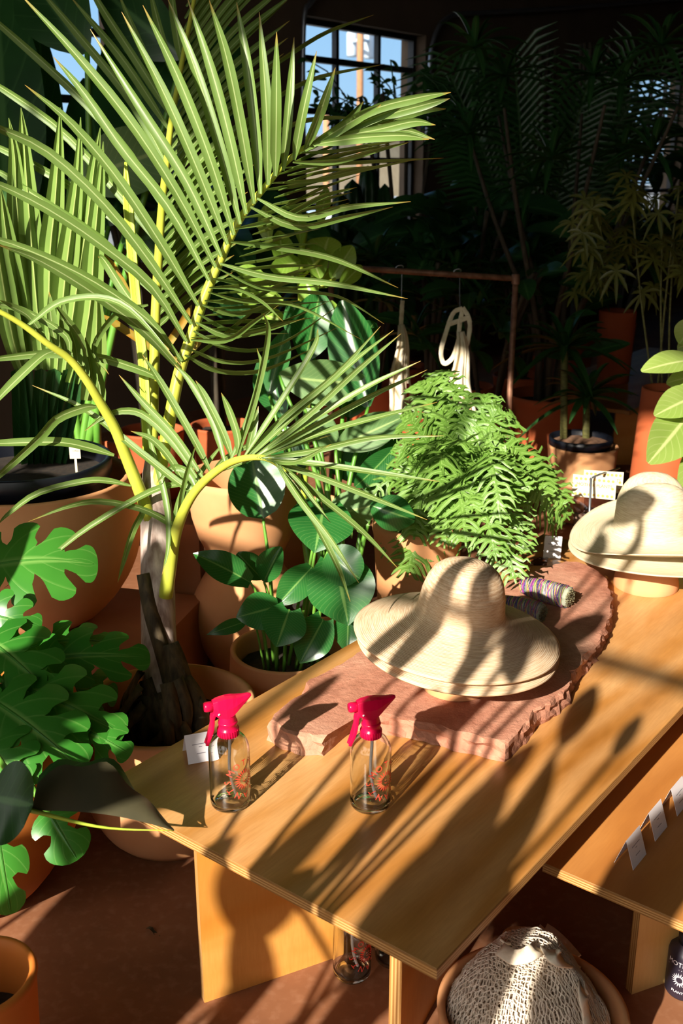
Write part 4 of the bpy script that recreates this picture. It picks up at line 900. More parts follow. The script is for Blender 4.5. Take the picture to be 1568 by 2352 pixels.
def sroot(dx=0, dy=0): return Vector((sb.x + dx, sb.y + dy, 0.22))
bleaf(strel, (604, 1192), (578, 1050), WS - 0.06, 132, shape='round', bend=0.02, dw=0.03, stem_to=sroot(-0.03, 0), stem_r=0.006, turn=-0.1)
bleaf(strel, (742, 1172), (722, 1270), WS - 0.12, 150, shape='heart', dw=-0.06, bend=0.10, lobe=0.25, stem_to=sroot(0.02, -0.01))
bleaf(strel, (575, 1338), (443, 1271), WS - 0.10, 72, shape='heart', dw=-0.02, bend=0.08, fold=0.2, stem_to=sroot(-0.05, -0.02), turn=0.2)
bleaf(strel, (606, 1336), (646, 1256), WS - 0.05, 66, shape='oval', dw=-0.02, bend=0.03, fold=0.3, stem_to=sroot(-0.04, 0.02), turn=-0.3)
bleaf(strel, (602, 1330), (545, 1270), WS - 0.03, 60, shape='oval', fold=0.3)
bleaf(strel, (716, 1303), (634, 1392), WS - 0.10, 74, shape='heart', dw=-0.02, bend=0.05, fold=0.25, stem_to=sroot(0.0, 0.01))
bleaf(strel, (640, 1392), (542, 1418), WS - 0.14, 88, shape='heart', dw=-0.02, bend=0.05, fold=0.1, stem_to=sroot(-0.03, -0.03))
bleaf(strel, (664, 1402), (634, 1486), WS - 0.20, 104, shape='heart', dw=-0.03, bend=0.04, lobe=0.15, stem_to=sroot(-0.01, -0.04))
bleaf(strel, (742, 1424), (688, 1524), WS - 0.18, 92, shape='heart', dw=-0.02, bend=0.04, lobe=0.12, stem_to=sroot(0.03, -0.04))
bleaf(strel, (568, 1426), (474, 1458), WS - 0.12, 34, shape='lance', dw=-0.02, bend=0.06, stem_to=sroot(-0.06, -0.03), stem_r=0.003)
bleaf(strel, (772, 1290), (800, 1437), WS - 0.20, 156, shape='heart', dw=-0.05, bend=0.03, lobe=0.12, fold=0.08, stem_to=sroot(0.06, 0.0))
bleaf(strel, (752, 1268), (826, 1330), WS - 0.23, 96, shape='round', dw=-0.02, bend=0.06, fold=0.1, stem_to=sroot(0.05, 0.02))
bleaf(strel, (800, 1408), (797, 1500), WS - 0.16, 66, shape='heart', dw=-0.02, bend=0.02, stem_to=sroot(0.07, -0.02))
bleaf(strel, (745, 1188), (868, 1158), WS - 0.05, 92, 'underleaf', 'oval', bend=0.06, fold=-0.2, stem_to=sroot(0.03, 0.02))
bleaf(strel, (850, 1160), (952, 1196), WS - 0.06, 84, shape='oval', bend=0.10, fold=-0.15)
# ---- the taller paddle plant behind it
WT = 3.05
t0 = at(742, 1400, WT); t0.z = 0
tall = pot('potted_paddle_plant', 'taller paddle-leaved plant with long stalks, left of the hanging cloth bags', t0, pot_prof(0.11, 0.14, 0.27), M['terracotta'], 0.23, 0.125)
def troot(dx=0): return Vector((t0.x + dx, t0.y + U(-0.03, 0.03), 0.22))
for args in (((640, 862), (850, 882), 0.0, 108, 'underleaf', 'oval', 0.06), ((770, 1028), (925, 958), -0.05, 82, 'underleaf', 'oval', 0.04), ((700, 940), (772, 1030), -0.03, 70, 'underleaf', 'oval', 0.05), ((618, 905), (655, 758), 0.02, 62, 'strelitzia', 'oval', 0.0), ((845, 935), (786, 690), 0.0, 118, 'strelitzia', 'oval', 0.0), ((700, 830), (735, 670), 0.08, 105, 'strelitzia', 'oval', 0.0), ((905, 1028), (815, 1118), -0.06, 66, 'strelitzia', 'oval', 0.08), ((650, 960), (600, 820), 0.1, 80, 'strelitzia', 'oval', 0.02), ((860, 1060), (905, 950), 0.05, 70, 'strelitzia', 'oval', 0.05), ((760, 1080), (905, 1060), 0.12, 90, 'strelitzia', 'oval', 0.05), ((690, 1090), (640, 980), 0.15, 90, 'strelitzia', 'oval', 0.02), ((800, 960), (830, 830), 0.2, 100, 'strelitzia', 'oval', 0.02), ((820, 1160), (900, 1120), 0.05, 60, 'strelitzia', 'oval', 0.05), ((720, 800), (668, 690), 0.15, 80, 'strelitzia', 'oval', 0.02), ((800, 820), (860, 740), 0.2, 80, 'strelitzia', 'oval', 0.02)):
    b_, t_, dw, wd, mt, sh, bd = args
    bleaf(tall, b_, t_, WT + dw, wd, mt, sh, dw=0.02, bend=bd, fold=0.16, stem_to=troot(U(-0.07, 0.09)), stem_r=0.0085, turn=U(-0.3, 0.3))

# ---- fern in a tapered terracotta pot
WF = 2.95
fc = at(960, 1195, WF); fz = fc.z; fc.z = 0
fern = pot('potted_fern', 'bright green fern with wavy drooping fronds in a terracotta pot behind the straw hat', fc, pot_prof(0.095, 0.128, fz, lip=0.03), M['terracotta'], fz - 0.03, 0.11)
hub = Vector((fc.x + 0.10, fc.y + 0.02, fz + 0.03)); mbf = MB()
def fern_frond(mb, P, width, lobes, nr):
    n = len(P); mb.ribbon(P, [width * 0.13 * (1.1 - i / n) + 0.002 for i in range(n)], nr, 0.1)
    for k in range(lobes):
        v = 0.16 + 0.82 * k / lobes; x = v * (n - 1); i = min(int(x), n - 2); p = P[i].lerp(P[i + 1], x - i); T = (P[i + 1] - P[i]).normalized(); S = T.cross(Vector(nr)).normalized(); N = S.cross(T)
        Lb = width * 0.5 * (math.sin(math.pi * (0.15 + 0.83 * v)) ** 0.7) * U(0.8, 1.15) + 0.004
        for sg in (-1, 1):
            d = (S * sg + T * U(0.40, 0.6)).normalized(); up = N * U(-0.1, 0.3); ph = U(0, 6)
            q = [p + d * Lb * s_ + up * Lb * 0.25 * math.sin(s_ * 3 + ph) - Vector((0, 0, 1)) * Lb * U(0.15, 0.4) * s_ * s_ + T * 0.004 * math.sin(s_ * 7 + ph) for s_ in (0, 0.17, 0.34, 0.5, 0.67, 0.84, 1.0)]
            ww = min(0.0135, width * 0.085)
            mb.ribbon(q, [ww * a for a in (1.4, 0.95, 0.75, 0.9, 0.65, 0.55, 0.08)], N, U(-0.2, 0.35))
targets = [(925, 965, -0.05), (955, 880, 0.05), (985, 870, .1), (1012, 850, .15), (1040, 880, 0.1), (1075, 900, 0.1), (1125, 905, 0.05), (1150, 940, 0.0), (1185, 960, 0.05), (1210, 1040, 0.0), (1230, 1090, -0.05), (1275, 1100, 0.0), (1300, 1165, 0.0), (1308, 1195, 0.05), (1262, 1150, -0.05), (1215, 1230, -0.12), (1185, 1340, -0.30), (1212, 1275, -0.22), (1150, 1200, -0.30), (1085, 1175, -0.28), (1060, 1130, -0.25), (1010, 1190, -0.25), (995, 1130, -0.22), (950, 1240, -0.15), (935, 1325, -0.10), (920, 1210, -0.05), (930, 1100, -0.1), (915, 1040, 0.0), (1070, 1255, -0.30), (1020, 1260, -0.25), (1110, 1080, -0.25), (1165, 1080, -0.2), (1050, 1020, -0.2), (980, 1030, -0.15), (1130, 1010, -0.1), (1010, 950, 0.0), (1100, 970, 0.0), (905, 1130, 0.02), (1200, 1130, -0.2), (1140, 1290, -0.32), (1290, 1215, 0.1), (1175, 1155, -0.25)]
for x, y, dw in targets:
    B = at(x, y, WF + dw); A = hub + Vector((U(-.05, .05), U(-.04, .04), 0)); up = max(0.05, 0.20 + (B.z - hub.z) * 0.5); mid = A.lerp(B, 0.55) + Vector((0, 0, up * 0.75 if B.z < hub.z + 0.08 else 0.05))
    P = catmull([A, A.lerp(mid, 0.55) + Vector((0, 0, 0.03)), mid, B.lerp(mid, 0.35) + Vector((0, 0, 0.02)), B], 22)
    nr = (tocam(B) * 0.8 + Vector((U(-.4, .4), U(-.3, .3), 0.7))).normalized(); fern_frond(mbf, P, U(0.13, 0.20), 17, nr)
for i in range(9):
    a = U(0, 6.28); rr = U(0.10, 0.30); A = hub + Vector((U(-.05, .05), U(-.04, .04), 0)); B = A + Vector((rr * math.cos(a) * 1.1, rr * math.sin(a) * 0.8, U(-0.25, 0.12)))
    P = catmull([A, A.lerp(B, 0.5) + Vector((0, 0, U(0.1, 0.2))), B], 20); fern_frond(mbf, P, U(0.09, 0.13), 13, Vector((U(-.5, .5), -0.6, 0.8)).normalized())
mbf.build('foliage', M['fern'], fern)

# ---- stacked egg-shaped pots, the tall block and the wide bowl behind the palm
WE = 3.15
e0 = at(566, 1300, WE); ec = Vector((e0.x, e0.y, 0))
zt1 = at(566, 1318, WE - 0.08).z; zt2 = at(566, 1108, WE - 0.15).z
def egg(r0, rm, r1, h, th=0.014):
    pr = [(0.001, 0), (r0, 0)]
    for i in range(1, 19):
        v = i / 18; r = r0 + (rm - r0) * math.sin(min(1, v / 0.55) * math.pi / 2) if v < 0.55 else r1 + (rm - r1) * math.cos((v - 0.55) / 0.45 * math.pi / 2); pr.append((r, v * h))
    return pr + [(r1 - 0.002, h + 0.006), (r1 - th, h + 0.002), (r1 - th, h * 0.8), (rm - th * 1.5, h * 0.5)]
mb = MB(); mb.lathe(egg(0.11, 0.170, 0.105, zt1), 64, c=ec); tag(mb.build('terracotta_planter', M['terracotta'], loc=ec), 'empty rounded terracotta planter at the bottom of the stacked pair behind the palm', 'planter', 'stacked rounded planters')
ec2 = ec + Vector((0.0, 0, zt1 + 0.007)); h2_ = zt2 - zt1
mb = MB(); mb.lathe([(0.001, 0), (0.085, 0), (0.112, h2_ * 0.12), (0.140, h2_ * 0.32), (0.157, h2_ * 0.55), (0.165, h2_ * 0.8), (0.168, h2_ * 0.93), (0.168, h2_), (0.164, h2_ + 0.004), (0.156, h2_), (0.152, h2_ * 0.7), (0.13, h2_ * 0.35)], 64, c=ec2)
tag(mb.build('terracotta_planter', M['terracotta'], loc=ec2), 'rounded terracotta planter balanced on top of another, dappled with leaf shadows', 'planter', 'stacked rounded planters')
def block(px0, px1, w, ytop, depth, label, mat, z0=0.0, ang=0.3, cat='pedestal', name='pedestal'):
    a = at(px0, ytop, w); b_ = at(px1, ytop, w); wd = (b_ - a).length; c = (a + b_) / 2 + Vector((0, depth / 2, 0)); top = a.z
    mb = MB(); mb.box((c.x, c.y, (z0 + top) / 2), (wd, depth, top - z0 - 0.001), rotz(ang)); o = mb.build(name, mat, smooth=False, loc=(c.x, c.y, z0)); bevel(o, 0.004, 2); tag(o, label, cat); return o
block(392, 455, 3.1, 1205, 0.10, 'tall narrow terracotta block standing behind the palm trunk', M['terracotta_box'], ang=0.0)
WB = 2.98
lb = at(102, 1420, WB); zb = lb.z
bz = MB(); bc = Vector((lb.x + 0.06, lb.y + 0.02, 0)); bz.box((bc.x, bc.y, zb / 2), (0.66, 0.46, zb - 0.001), rotz(-0.25)); o = bz.build('pedestal', M['terracotta_box'], smooth=False, loc=bc); bevel(o, 0.004); tag(o, 'low brown block under the wide terracotta bowl at the left', 'pedestal')
zr = at(102, 1128, WB - 0.25).z
pl = pot('potted_pleated_palm', 'upright pleated-leaf palm in a black nursery pot inside the wide left bowl', Vector((lb.x, lb.y, zb)), bowl(0.12, 0.285, 0.272, zr - zb, 0.018, 0.62), M['terracotta'], None)
mb = MB(); c = Vector((lb.x - 0.01, lb.y, zr - 0.06)); hN = at(102, 1040, WB - 0.1).z - c.z; mb.lathe([(0.20, 0), (0.222, hN * 0.55), (0.228, hN * 0.6), (0.230, hN * 0.96), (0.226, hN), (0.216, hN * 0.98), (0.206, hN * 0.5)], 56, c=c); np_ = mb.build('nursery_pot', M['nursery'], pl)
mb = MB(); mb.lathe([(0.001, hN * 0.62), (0.212, hN * 0.6)], 40, c=c); mb.build('soil', M['soil'], pl)
blades = [[(1, 430), (10, 506), (23, 608), (40, 720), (60, 840)], [(20, 271), (33, 353), (38, 455), (48, 582), (62, 720), (85, 850)], [(48, 247), (55, 327), (64, 455), (74, 582), (86, 720), (100, 850)], [(138, 247), (134, 353), (125, 480), (115, 582), (112, 720), (115, 850)], [(185, 269), (178, 404), (163, 531), (150, 633), (140, 740), (130, 860)], [(230, 293), (217, 378), (201, 506), (184, 608), (165, 740), (148, 860)], [(237, 325), (229, 429), (217, 557), (207, 700), (190, 800), (165, 880)], [(-30, 360), (-15, 500), (5, 640), (30, 780), (55, 860)], [(222, 640), (222, 740), (215, 850), (200, 920)]]
for pts in blades:
    mb = MB(); n = 20; m_ = len(pts); P = pxcurve(pts[::-1], 2.82, 2.56, n); wd = [0.048 * (0.6 + 0.4 * min(1, i / 6)) * (1 - max(0, (i / (n - 1) - 0.45) / 0.55) ** 1.3 * 0.97) for i in range(n)]; c_ = tocam(P[10]); T = (P[-1] - P[0]).normalized(); S = T.cross(c_).normalized(); rows = []; uvs = []
    for i in range(n):                                            # W-shaped pleats
        rows.append([P[i] + S * wd[i] * x + c_ * wd[i] * y for x, y in ((-0.62, 0.1), (-0.3, -0.16), (0.02, 0.2), (0.3, -0.12), (0.62, 0.12))]); uvs.append([(x, i / (n - 1)) for x in (0, 0.25, 0.5, 0.75, 1)])
    mb.grid(rows, uvs); mb.build('blade', M['blade'], pl, smooth=False)
mb = MB()
for x0, x1 in ((60, 70), (95, 85), (125, 100), (160, 118), (185, 130), (40, 55)):
    a = at(x1, 1065, 2.95); b_ = at(x0, 850, 2.80); mb.ribbon(catmull([a, a.lerp(b_, .5), b_], 8), [0.05, 0.05, 0.048, 0.046, 0.044, 0.04, 0.038, 0.034], tocam(a), 0.6)
mb.build('stalks', M['darkleaf'], pl, kind='stuff') if False else mb.build('stalks', M['darkleaf'], pl)
p = at(172, 1040, 2.74); mb = MB(); mb.box(p, (0.028, 0.001, 0.032), rotz(0.1)); pt_ = mb.build('plant_tag', M['packcard'], pl, smooth=False)
mb = MB(); mb.box(p + Vector((0, 0.001, -0.03)), (0.006, 0.001, 0.08), rotz(0.1)); mb.build('tag_stake', M['packcard'], pt_, smooth=False)
mb = MB(); add_text(mb, 'Mother', 0.0075, lambda x, y: p + Vector((x, -0.0012, 0.006 + y))); mb.build('lettering', M['ink'], pt_, smooth=False)
# rust-streaked older leaflets low behind the palm
mb = MB()
for pts in ([(300, 690), (270, 630), (235, 580)], [(310, 660), (290, 610), (265, 575)], [(345, 760), (300, 700), (255, 680)], [(380, 800), (420, 740), (440, 700)], [(350, 800), (290, 760), (230, 720)], [(400, 830), (440, 800), (470, 770)]):
    P = pxcurve(pts, 2.75, 2.7, 8); mb.ribbon(P, [0.02] * 6 + [0.012, 0.002], tocam(P[0]), 0.4)
mb.build('old_leaflets', M['rustleaf'], palm)

# ---- monstera at the left with its orange pot
mc = Vector((-0.80, 1.88, 0))
mon = pot('potted_monstera', 'monstera with split leaves in an orange terracotta pot at the left edge', mc, bowl(0.14, 0.275, 0.25, 0.44, 0.016, 0.7), M['terracotta_orange'], 0.36, 0.23)
def monstera(root, base, tip, w, width, dw=0.0, bend=0.06, fold=0.1, turn=0.0, nl=5, mat='monstera', stem_to=None, up=0.0, slit=0.36):
    """heart-shaped blade whose margin is slit towards the midrib into broad lobes"""
    A = at(base[0], base[1], w); B = at(tip[0], tip[1], w + dw); W_ = width * w / FPX; T = B - A; L = T.length; Tn = T.normalized(); c = tocam(A)
    nr = (c + Tn.cross(c).normalized() * turn + Vector((0, 0, up))); S = Tn.cross(nr).normalized(); N = S.cross(Tn).normalized(); mb = MB()
    def surf(ax, lat): u = abs(lat) / (W_ * 0.5); return A + Tn * (L * ax) + S * lat + N * (bend * L * 4 * ax * (1 - ax) + fold * W_ * 0.5 * u - (fold + 0.16) * W_ * 0.5 * u ** 2.3)
    def margin(v):
        ang = math.pi * (1.0 - v); r = 0.62 - 0.10 * math.cos(ang * 1.0); cx = 0.40
        ax = cx + math.cos(ang) * (0.60 if v > 0.5 else 0.54) ; lat = math.sin(ang) ** 0.9 if v < 0.98 else 0.0
        if v < 0.25: ax = cx + math.cos(ang) * 0.54; lat = max(lat, 0.10)
        return ax, lat * W_ * 0.5 * (1.0 - 0.12 * max(0, v - 0.5))
    nt_, ns_ = 6, 8
    for sg in (-1, 1):
        for k in range(nl):
            v0, v1 = k / nl, (k + 1) / nl; jit = U(0.8, 1.15); s0 = U(0.36, 0.52); rows = []; uvs = []
            for si in range(ns_ + 1):
                s_ = si / ns_; sh = 0 if s_ < s0 else min(1, ((s_ - s0) / (1 - s0)) * 3) ** 0.5 * slit * jit; row = []; uvr = []
                for ti in range(nt_ + 1):
                    t_ = ti / nt_; edge = abs(2 * t_ - 1); tt = 0.5 + (t_ - 0.5) * (1 - (sh if not (k == nl - 1 and t_ > 0.5) else 0) * (1 if not (k == 0 and t_ < 0.5) else 0.3)); v = v0 + (v1 - v0) * tt
                    a1_, l1 = margin(v); m0 = 0.80 * v ** 1.15 + 0.16 * v ** 6
                    se = s_ * (1 - 0.13 * edge ** 3 * (0 if (k == nl - 1 and t_ > 0.5) else 1)); ax = m0 + (a1_ - m0) * se + 0.05 * se * se * (1 - v); lat = l1 * se
                    row.append(surf(ax, sg * lat)); uvr.append((0.5 + sg * 0.5 * se, v))
                rows.append(row); uvs.append(uvr)
            mb.grid(rows, uvs)
    mb.ribbon([surf(-0.02 + 0.98 * i / 12, 0) + N * 0.0015 for i in range(13)], [0.006 * (1 - i / 13) + 0.001 for i in range(13)], N, 0.0)
    o = mb.build('leaf', M[mat], root)
    if stem_to is not None:
        m2 = MB(); s_ = Vector(stem_to); m2.tube(catmull([s_, s_.lerp(A, 0.5) + Vector((0, 0, 0.08)), A], 14), 0.006, 8); m2.build('stalk', M['stem'], o)
    return o
mr = Vector((mc.x, mc.y, 0.38)); WM = 2.25
monstera(mon, (-60, 1310), (225, 1298), WM, 240, dw=0.05, bend=0.12, fold=0.05, up=0.9, stem_to=mr)
monstera(mon, (-60, 1400), (95, 1440), WM - 0.1, 130, bend=0.15, stem_to=mr)
monstera(mon, (60, 1490), (262, 1478), WM - 0.05, 120, dw=0.05, bend=0.14, up=0.8, stem_to=mr)
monstera(mon, (70, 1520), (345, 1512), WM - 0.1, 150, dw=0.08, bend=0.12, up=0.5, stem_to=mr)
monstera(mon, (20, 1570), (285, 1690), WM - 0.2, 210, dw=0.0, bend=0.10, up=0.6, stem_to=mr)
monstera(mon, (-30, 1600), (190, 1770), WM - 0.25, 240, dw=-0.05, bend=0.10, up=0.5, stem_to=mr)
monstera(mon, (-40, 1460), (120, 1600), WM - 0.15, 220, dw=-0.05, bend=0.10, up=0.6, stem_to=mr)
monstera(mon, (110, 1570), (270, 1600), WM - 0.05, 140, dw=0.05, bend=0.10, up=0.7, stem_to=mr)
monstera(mon, (-50, 1700), (60, 1800), WM - 0.3, 200, dw=-0.05, bend=0.1, stem_to=mr)
monstera(mon, (150, 1660), (300, 1735), WM - 0.2, 130, dw=-0.02, bend=0.1, up=0.6, stem_to=mr)
monstera(mon, (112, 1868), (178, 1976), 1.86, 130, dw=-0.02, bend=0.08, nl=2, stem_to=mr)
monstera(mon, (-10, 1900), (25, 2100), 1.80, 120, dw=0.0, bend=0.08, nl=3, stem_to=mr)
# near foreground leaves of the same plant
o = bleaf(mon, (-20, 1830), (76, 1850), 1.62, 190, 'darkleaf', 'round', bend=0.05, fold=0.1, turn=0.2, name='leaf', stem_to=mr)
A = at(72, 1862, 1.66); B = at(400, 1908, 1.72); mb = MB(); rows = []; uvs = []; n = 18; T = B - A; S = T.normalized().cross(tocam(A)).normalized(); C_ = tocam(A)
def hw(v): return (math.sin(math.pi * (0.10 + 0.88 * v)) ** 0.8)
for i in range(n + 1):                                            # folded along the midrib: pale back towards us, dark face behind
    v = i / n; m0 = A + T * v + S * (-0.010 * math.sin(v * math.pi)); w_ = 0.084 * hw(v) * (1 + 0.10 * math.sin(v * 17)) * (1.28 - 0.85 * v)
    rows.append([m0 - S * w_ * u + C_ * (0.02 * u * (1 - u)) - C_ * 0.02 * u for u in (0, 0.25, 0.5, 0.75, 1.0)]); uvs.append([(0.5 - 0.5 * u, v) for u in (0, 0.25, 0.5, 0.75, 1.0)])
mb.grid(rows, uvs); lf = mb.build('leaf', M['darkback'], mon)
mb = MB(); rows = []
for i in range(n + 1):
    v = i / n; m0 = A + T * v + S * (-0.010 * math.sin(v * math.pi)) - C_ * 0.004; w_ = 0.098 * hw(v) * (1 + 0.14 * math.sin(v * 13 + 1)) * (1.32 - 0.98 * v)
    rows.append([m0 - S * w_ * u * (1.0) - C_ * (0.04 + 0.02 * u) * u for u in (0, 0.25, 0.5, 0.75, 1.0)])
mb.grid(rows); mb.build('leaf_half', M['darkleaf'], lf)
mb = MB(); mb.tube(catmull([A, A.lerp(B, .5) + S * 0.010, B], 12), [0.004 * (1 - i / 13) for i in range(12)], 6); mb.build('midrib', M['spear'], lf)
mb = MB(); mb.tube(catmull([mr, mr.lerp(A, .5) + Vector((0, 0, 0.06)), A], 12), 0.005, 6); mb.build('stalk', M['stem'], lf)
# empty pot, very near, bottom left corner
q = onz(-55, 2240, 0.30); mb = MB(); c = Vector((q.x, q.y, 0)); mb.lathe(pot_prof(0.075, 0.088, 0.30, th=0.010, wall_to=0.7), 56, c=c); ep = mb.build('terracotta_pot', M['terracotta_orange'], loc=c); tag(ep, 'terracotta pot with a thick rim cut off at the bottom left corner', 'pot')
mb = MB(); mb.lathe([(0.001, 0.20), (0.078, 0.20)], 32, c=c); mb.build('soil', M['soil'], ep)

# ---- rubber plant at the right edge
rc = SN(3.25, -1.02); WR = wof(rc + Vector((0, 0, 0.8)))
rub = pot('potted_rubber_plant', 'rubber plant at the right edge, sunlit yellow-green oval leaves beside the pale hats', rc, pot_prof(0.11, 0.14, 0.26), M['terracotta'], 0.22, 0.12)
rs = [rc + Vector((0, 0, 0.22)), rc + Vector((0.02, 0, 0.6)), rc + Vector((0.0, 0, 1.02))]; mb = MB(); mb.tube(catmull(rs, 14), [0.009] * 14, 8); mb.build('trunk', M['bark'], rub)
for b_, t_, wd, dw, tr in (((1600, 826), (1472, 853), 62, -0.06, 0.5), ((1610, 905), (1502, 955), 78, -0.08, 0.2), ((1590, 940), (1488, 1064), 108, -0.10, -0.1), ((1620, 780), (1555, 800), 50, 0.1, 0.3), ((1640, 1010), (1560, 1132), 90, -0.05, -0.2), ((1620, 860), (1530, 880), 50, 0.08, 0.4), ((1640, 960), (1540, 990), 60, 0.10, 0.3), ((1600, 730), (1560, 790), 60, 0.05, 0.1), ((1650, 880), (1750, 900), 100, 0.0, 0.2), ((1650, 960), (1760, 1040), 110, 0, 0)):
    st = rc.copy(); st.z = at(b_[0], b_[1], WR).z - 0.03; bleaf(rub, b_, t_, WR, wd, 'rubber', 'oval', dw=dw, bend=0.05, fold=0.14, turn=tr, wave=0.03, stem_to=st, stem_r=0.0035)

# ---- ficus behind the palm, sunlit patch of broad leaves
fx = at(690, 700, 3.55); fx.z = 0
fic = pot('potted_ficus', 'sunlit ficus with broad yellow-green leaves, seen through the palm fronds near the middle window', fx, pot_prof(0.12, 0.16, 0.30), M['terracotta'], 0.26, 0.14)
mb = MB(); mb.tube(catmull([Vector((fx.x, fx.y, 0.26)), Vector((fx.x + 0.02, fx.y, 0.7)), at(690, 640, 3.55), at(700, 520, 3.55)], 16), [0.012] * 16, 8)
for a, b_ in (((690, 640), (640, 590)), ((690, 640), (740, 590)), ((690, 700), (620, 690)), ((690, 680), (770, 640))): mb.tube([at(*a, 3.55), at(*b_, 3.5)], 0.006, 6)
mb.build('trunk', M['spear'], fic)
for b_, t_, wd in (((735, 640), (700, 560), 70), ((740, 600), (755, 545), 90), ((690, 600), (620, 615), 60), ((640, 660), (545, 672), 50), ((650, 690), (550, 640), 46), ((610, 640), (540, 620), 40), ((760, 640), (810, 565), 60), ((720, 660), (760, 620), 60), ((700, 640), (720, 690), 50), ((650, 620), (640, 530), 56), ((620, 560), (610, 470), 44), ((735, 520), (750, 430), 34), ((690, 560), (680, 480), 36), ((780, 660), (830, 610), 40), ((600, 720), (660, 740), 44), ((560, 700), (600, 650), 44), ((720, 700), (690, 760), 50), ((760, 690), (770, 760), 50)):
    bleaf(fic, b_, t_, 3.5 + U(-0.1, 0.1), wd, 'ficus', 'oval', dw=U(-0.06, 0.06), bend=0.04, fold=0.15, turn=U(-0.6, 0.6))
# ---- bowl of string bags on the floor, lower right
bq = onz(1222, 2322, 0.165); bc = Vector((bq.x, bq.y, 0)); mb = MB(); mb.lathe(bowl(0.07, 0.150, 0.153, 0.165, 0.012, 0.8), 72, c=bc); tag(mb.build('terracotta_bowl', M['terracotta'], loc=bc), 'wide terracotta bowl on the floor heaped with string bags', 'bowl')
bag = thing('string_bag', 'heap of cream cotton string bags with woven collars in the terracotta bowl', 'string bag', bc + Vector((0, 0, 0.10)))
def zmound(x, y, k=0):                                            # height of the heap over the bowl
    r = math.hypot(x + 0.006, y - 0.012) / 0.148; return 0.10 + 0.175 * max(0, 1 - r ** 2.4) + 0.018 * noise.noise(Vector((x * 16 + k, y * 16, k))) + 0.008 * noise.noise(Vector((x * 45, y * 45 + k, k)))
def mpt(x, y, k=0): return Vector((bc.x + x, bc.y + y, zmound(x, y, k)))
def netting(k, a0, cell, rad, shift):
    """knotted mesh draped on the heap: wavy crossing strands"""
    mb = MB(); ca, sa = math.cos(a0), math.sin(a0); n = int(0.32 / cell)
    for fam in (1, -1):
        for i in range(-n, n + 1):
            pts = []
            for j in range(60):
                t_ = -0.16 + 0.32 * j / 59; zig = cell * 0.48 * math.sin(t_ / cell * math.pi * 0.9 + (0 if (i % 2) == 0 else math.pi)) * fam
                u = i * cell * 0.62 + zig + 0.004 * noise.noise(Vector((t_ * 40, i * 3.1, k))); x, y = u * ca - t_ * sa, u * sa + t_ * ca
                if math.hypot(x + 0.006, y) < 0.139 - 0.012 * abs(noise.noise(Vector((x * 30, y * 30, k)))): pts.append(mpt(x, y, k) + Vector((0, 0, shift + 0.002 * noise.noise(Vector((x * 90, y * 90, i))))))
                else:
                    if len(pts) > 3: mb.tube(pts, rad, 4)
                    pts = []
            if len(pts) > 3: mb.tube(pts, rad, 4)
    return mb
netting(0, 0.35, 0.0105, 0.0011, 0.004).build('netting', M['net'], bag)
netting(0, -0.5, 0.0125, 0.0011, -0.006).build('netting', M['net'], bag)
netting(0, 1.3, 0.012, 0.0011, -0.014).build('netting', M['net'], bag)
mb = MB(); rows = [[mpt(-0.006 + 0.131 * r_ * math.cos(a), 0.133 * r_ * math.sin(a)) - Vector((0, 0, 0.024)) for a in [j * math.pi / 20 for j in range(40)]] for r_ in (0.01, 0.2, 0.4, 0.6, 0.8, 1.0)]
mb.grid(rows, close=True); mb.build('folded_layers', M['netdark'], bag)
def band(pts, width, nm, lift=0.006, nr=None):
    P = catmull(pts, 26); mb = MB(); mb.ribbon(P, [width] * 26, nr or Vector((0, -0.5, 0.85)), 0.12); o = mb.build(nm, M['netband'], bag); solid(o, 0.003, 0)
def bp_(px, py, lift=0.0):                                        # point of the heap under a pixel
    lo, hi = 1.2, 2.2
    d = ray(px, py)
    for _ in range(40):
        m_ = (lo + hi) / 2; p = CAM + d * m_
        if p.z > zmound(p.x - bc.x, p.y - bc.y): lo = m_
        else: hi = m_
    return CAM + d * (lo - lift * 1.7)
band([bp_(1148, 2180, .012), bp_(1185, 2200, .014), bp_(1232, 2180, .016), bp_(1240, 2150, .02), bp_(1252, 2134, .02)], 0.024, 'collar')
band([bp_(1160, 2165, .012), bp_(1170, 2142, .02), bp_(1205, 2140, .02), bp_(1228, 2152, .016)], 0.018, 'collar')
band([bp_(1240, 2155, .016), bp_(1262, 2185, .016), bp_(1292, 2208, .014), bp_(1328, 2212, .012)], 0.026, 'collar')
band([bp_(1252, 2134, .02), bp_(1270, 2146, .016), bp_(1296, 2170, .014), bp_(1322, 2200, .012)], 0.022, 'collar')
band([bp_(1326, 2212, .010), bp_(1334, 2270, .010), bp_(1346, 2340, .01), bp_(1352, 2400, .01)], 0.017, 'side_seam', nr=Vector((0.5, -0.5, 0.6)))
band([bp_(1334, 2224, .01), bp_(1346, 2240, .008), bp_(1344, 2270, .008)], 0.02, 'handle', nr=Vector((0.5, -0.5, 0.6)))
p = bp_(1282, 2180, .024); X = (bp_(1300, 2188, .024) - p).normalized(); nrm = tocam(p); Y = nrm.cross(X).normalized()
mb = MB(); mb.face(*[mb.vert(p + X * x + Y * y) for x, y in ((-.009, -.008), (.009, -.008), (.009, .008), (-.009, .008))]); tg = mb.build('sewn_label', M['white'], bag, smooth=False)
mb = MB(); mb.face(*[mb.vert(p + X * 0.0062 * math.cos(a) + Y * 0.0062 * math.sin(a) + nrm * 0.0006) for a in [i * math.pi / 8 for i in range(16)]]); mb.build('round_emblem', M['greenprint'], tg, smooth=False)
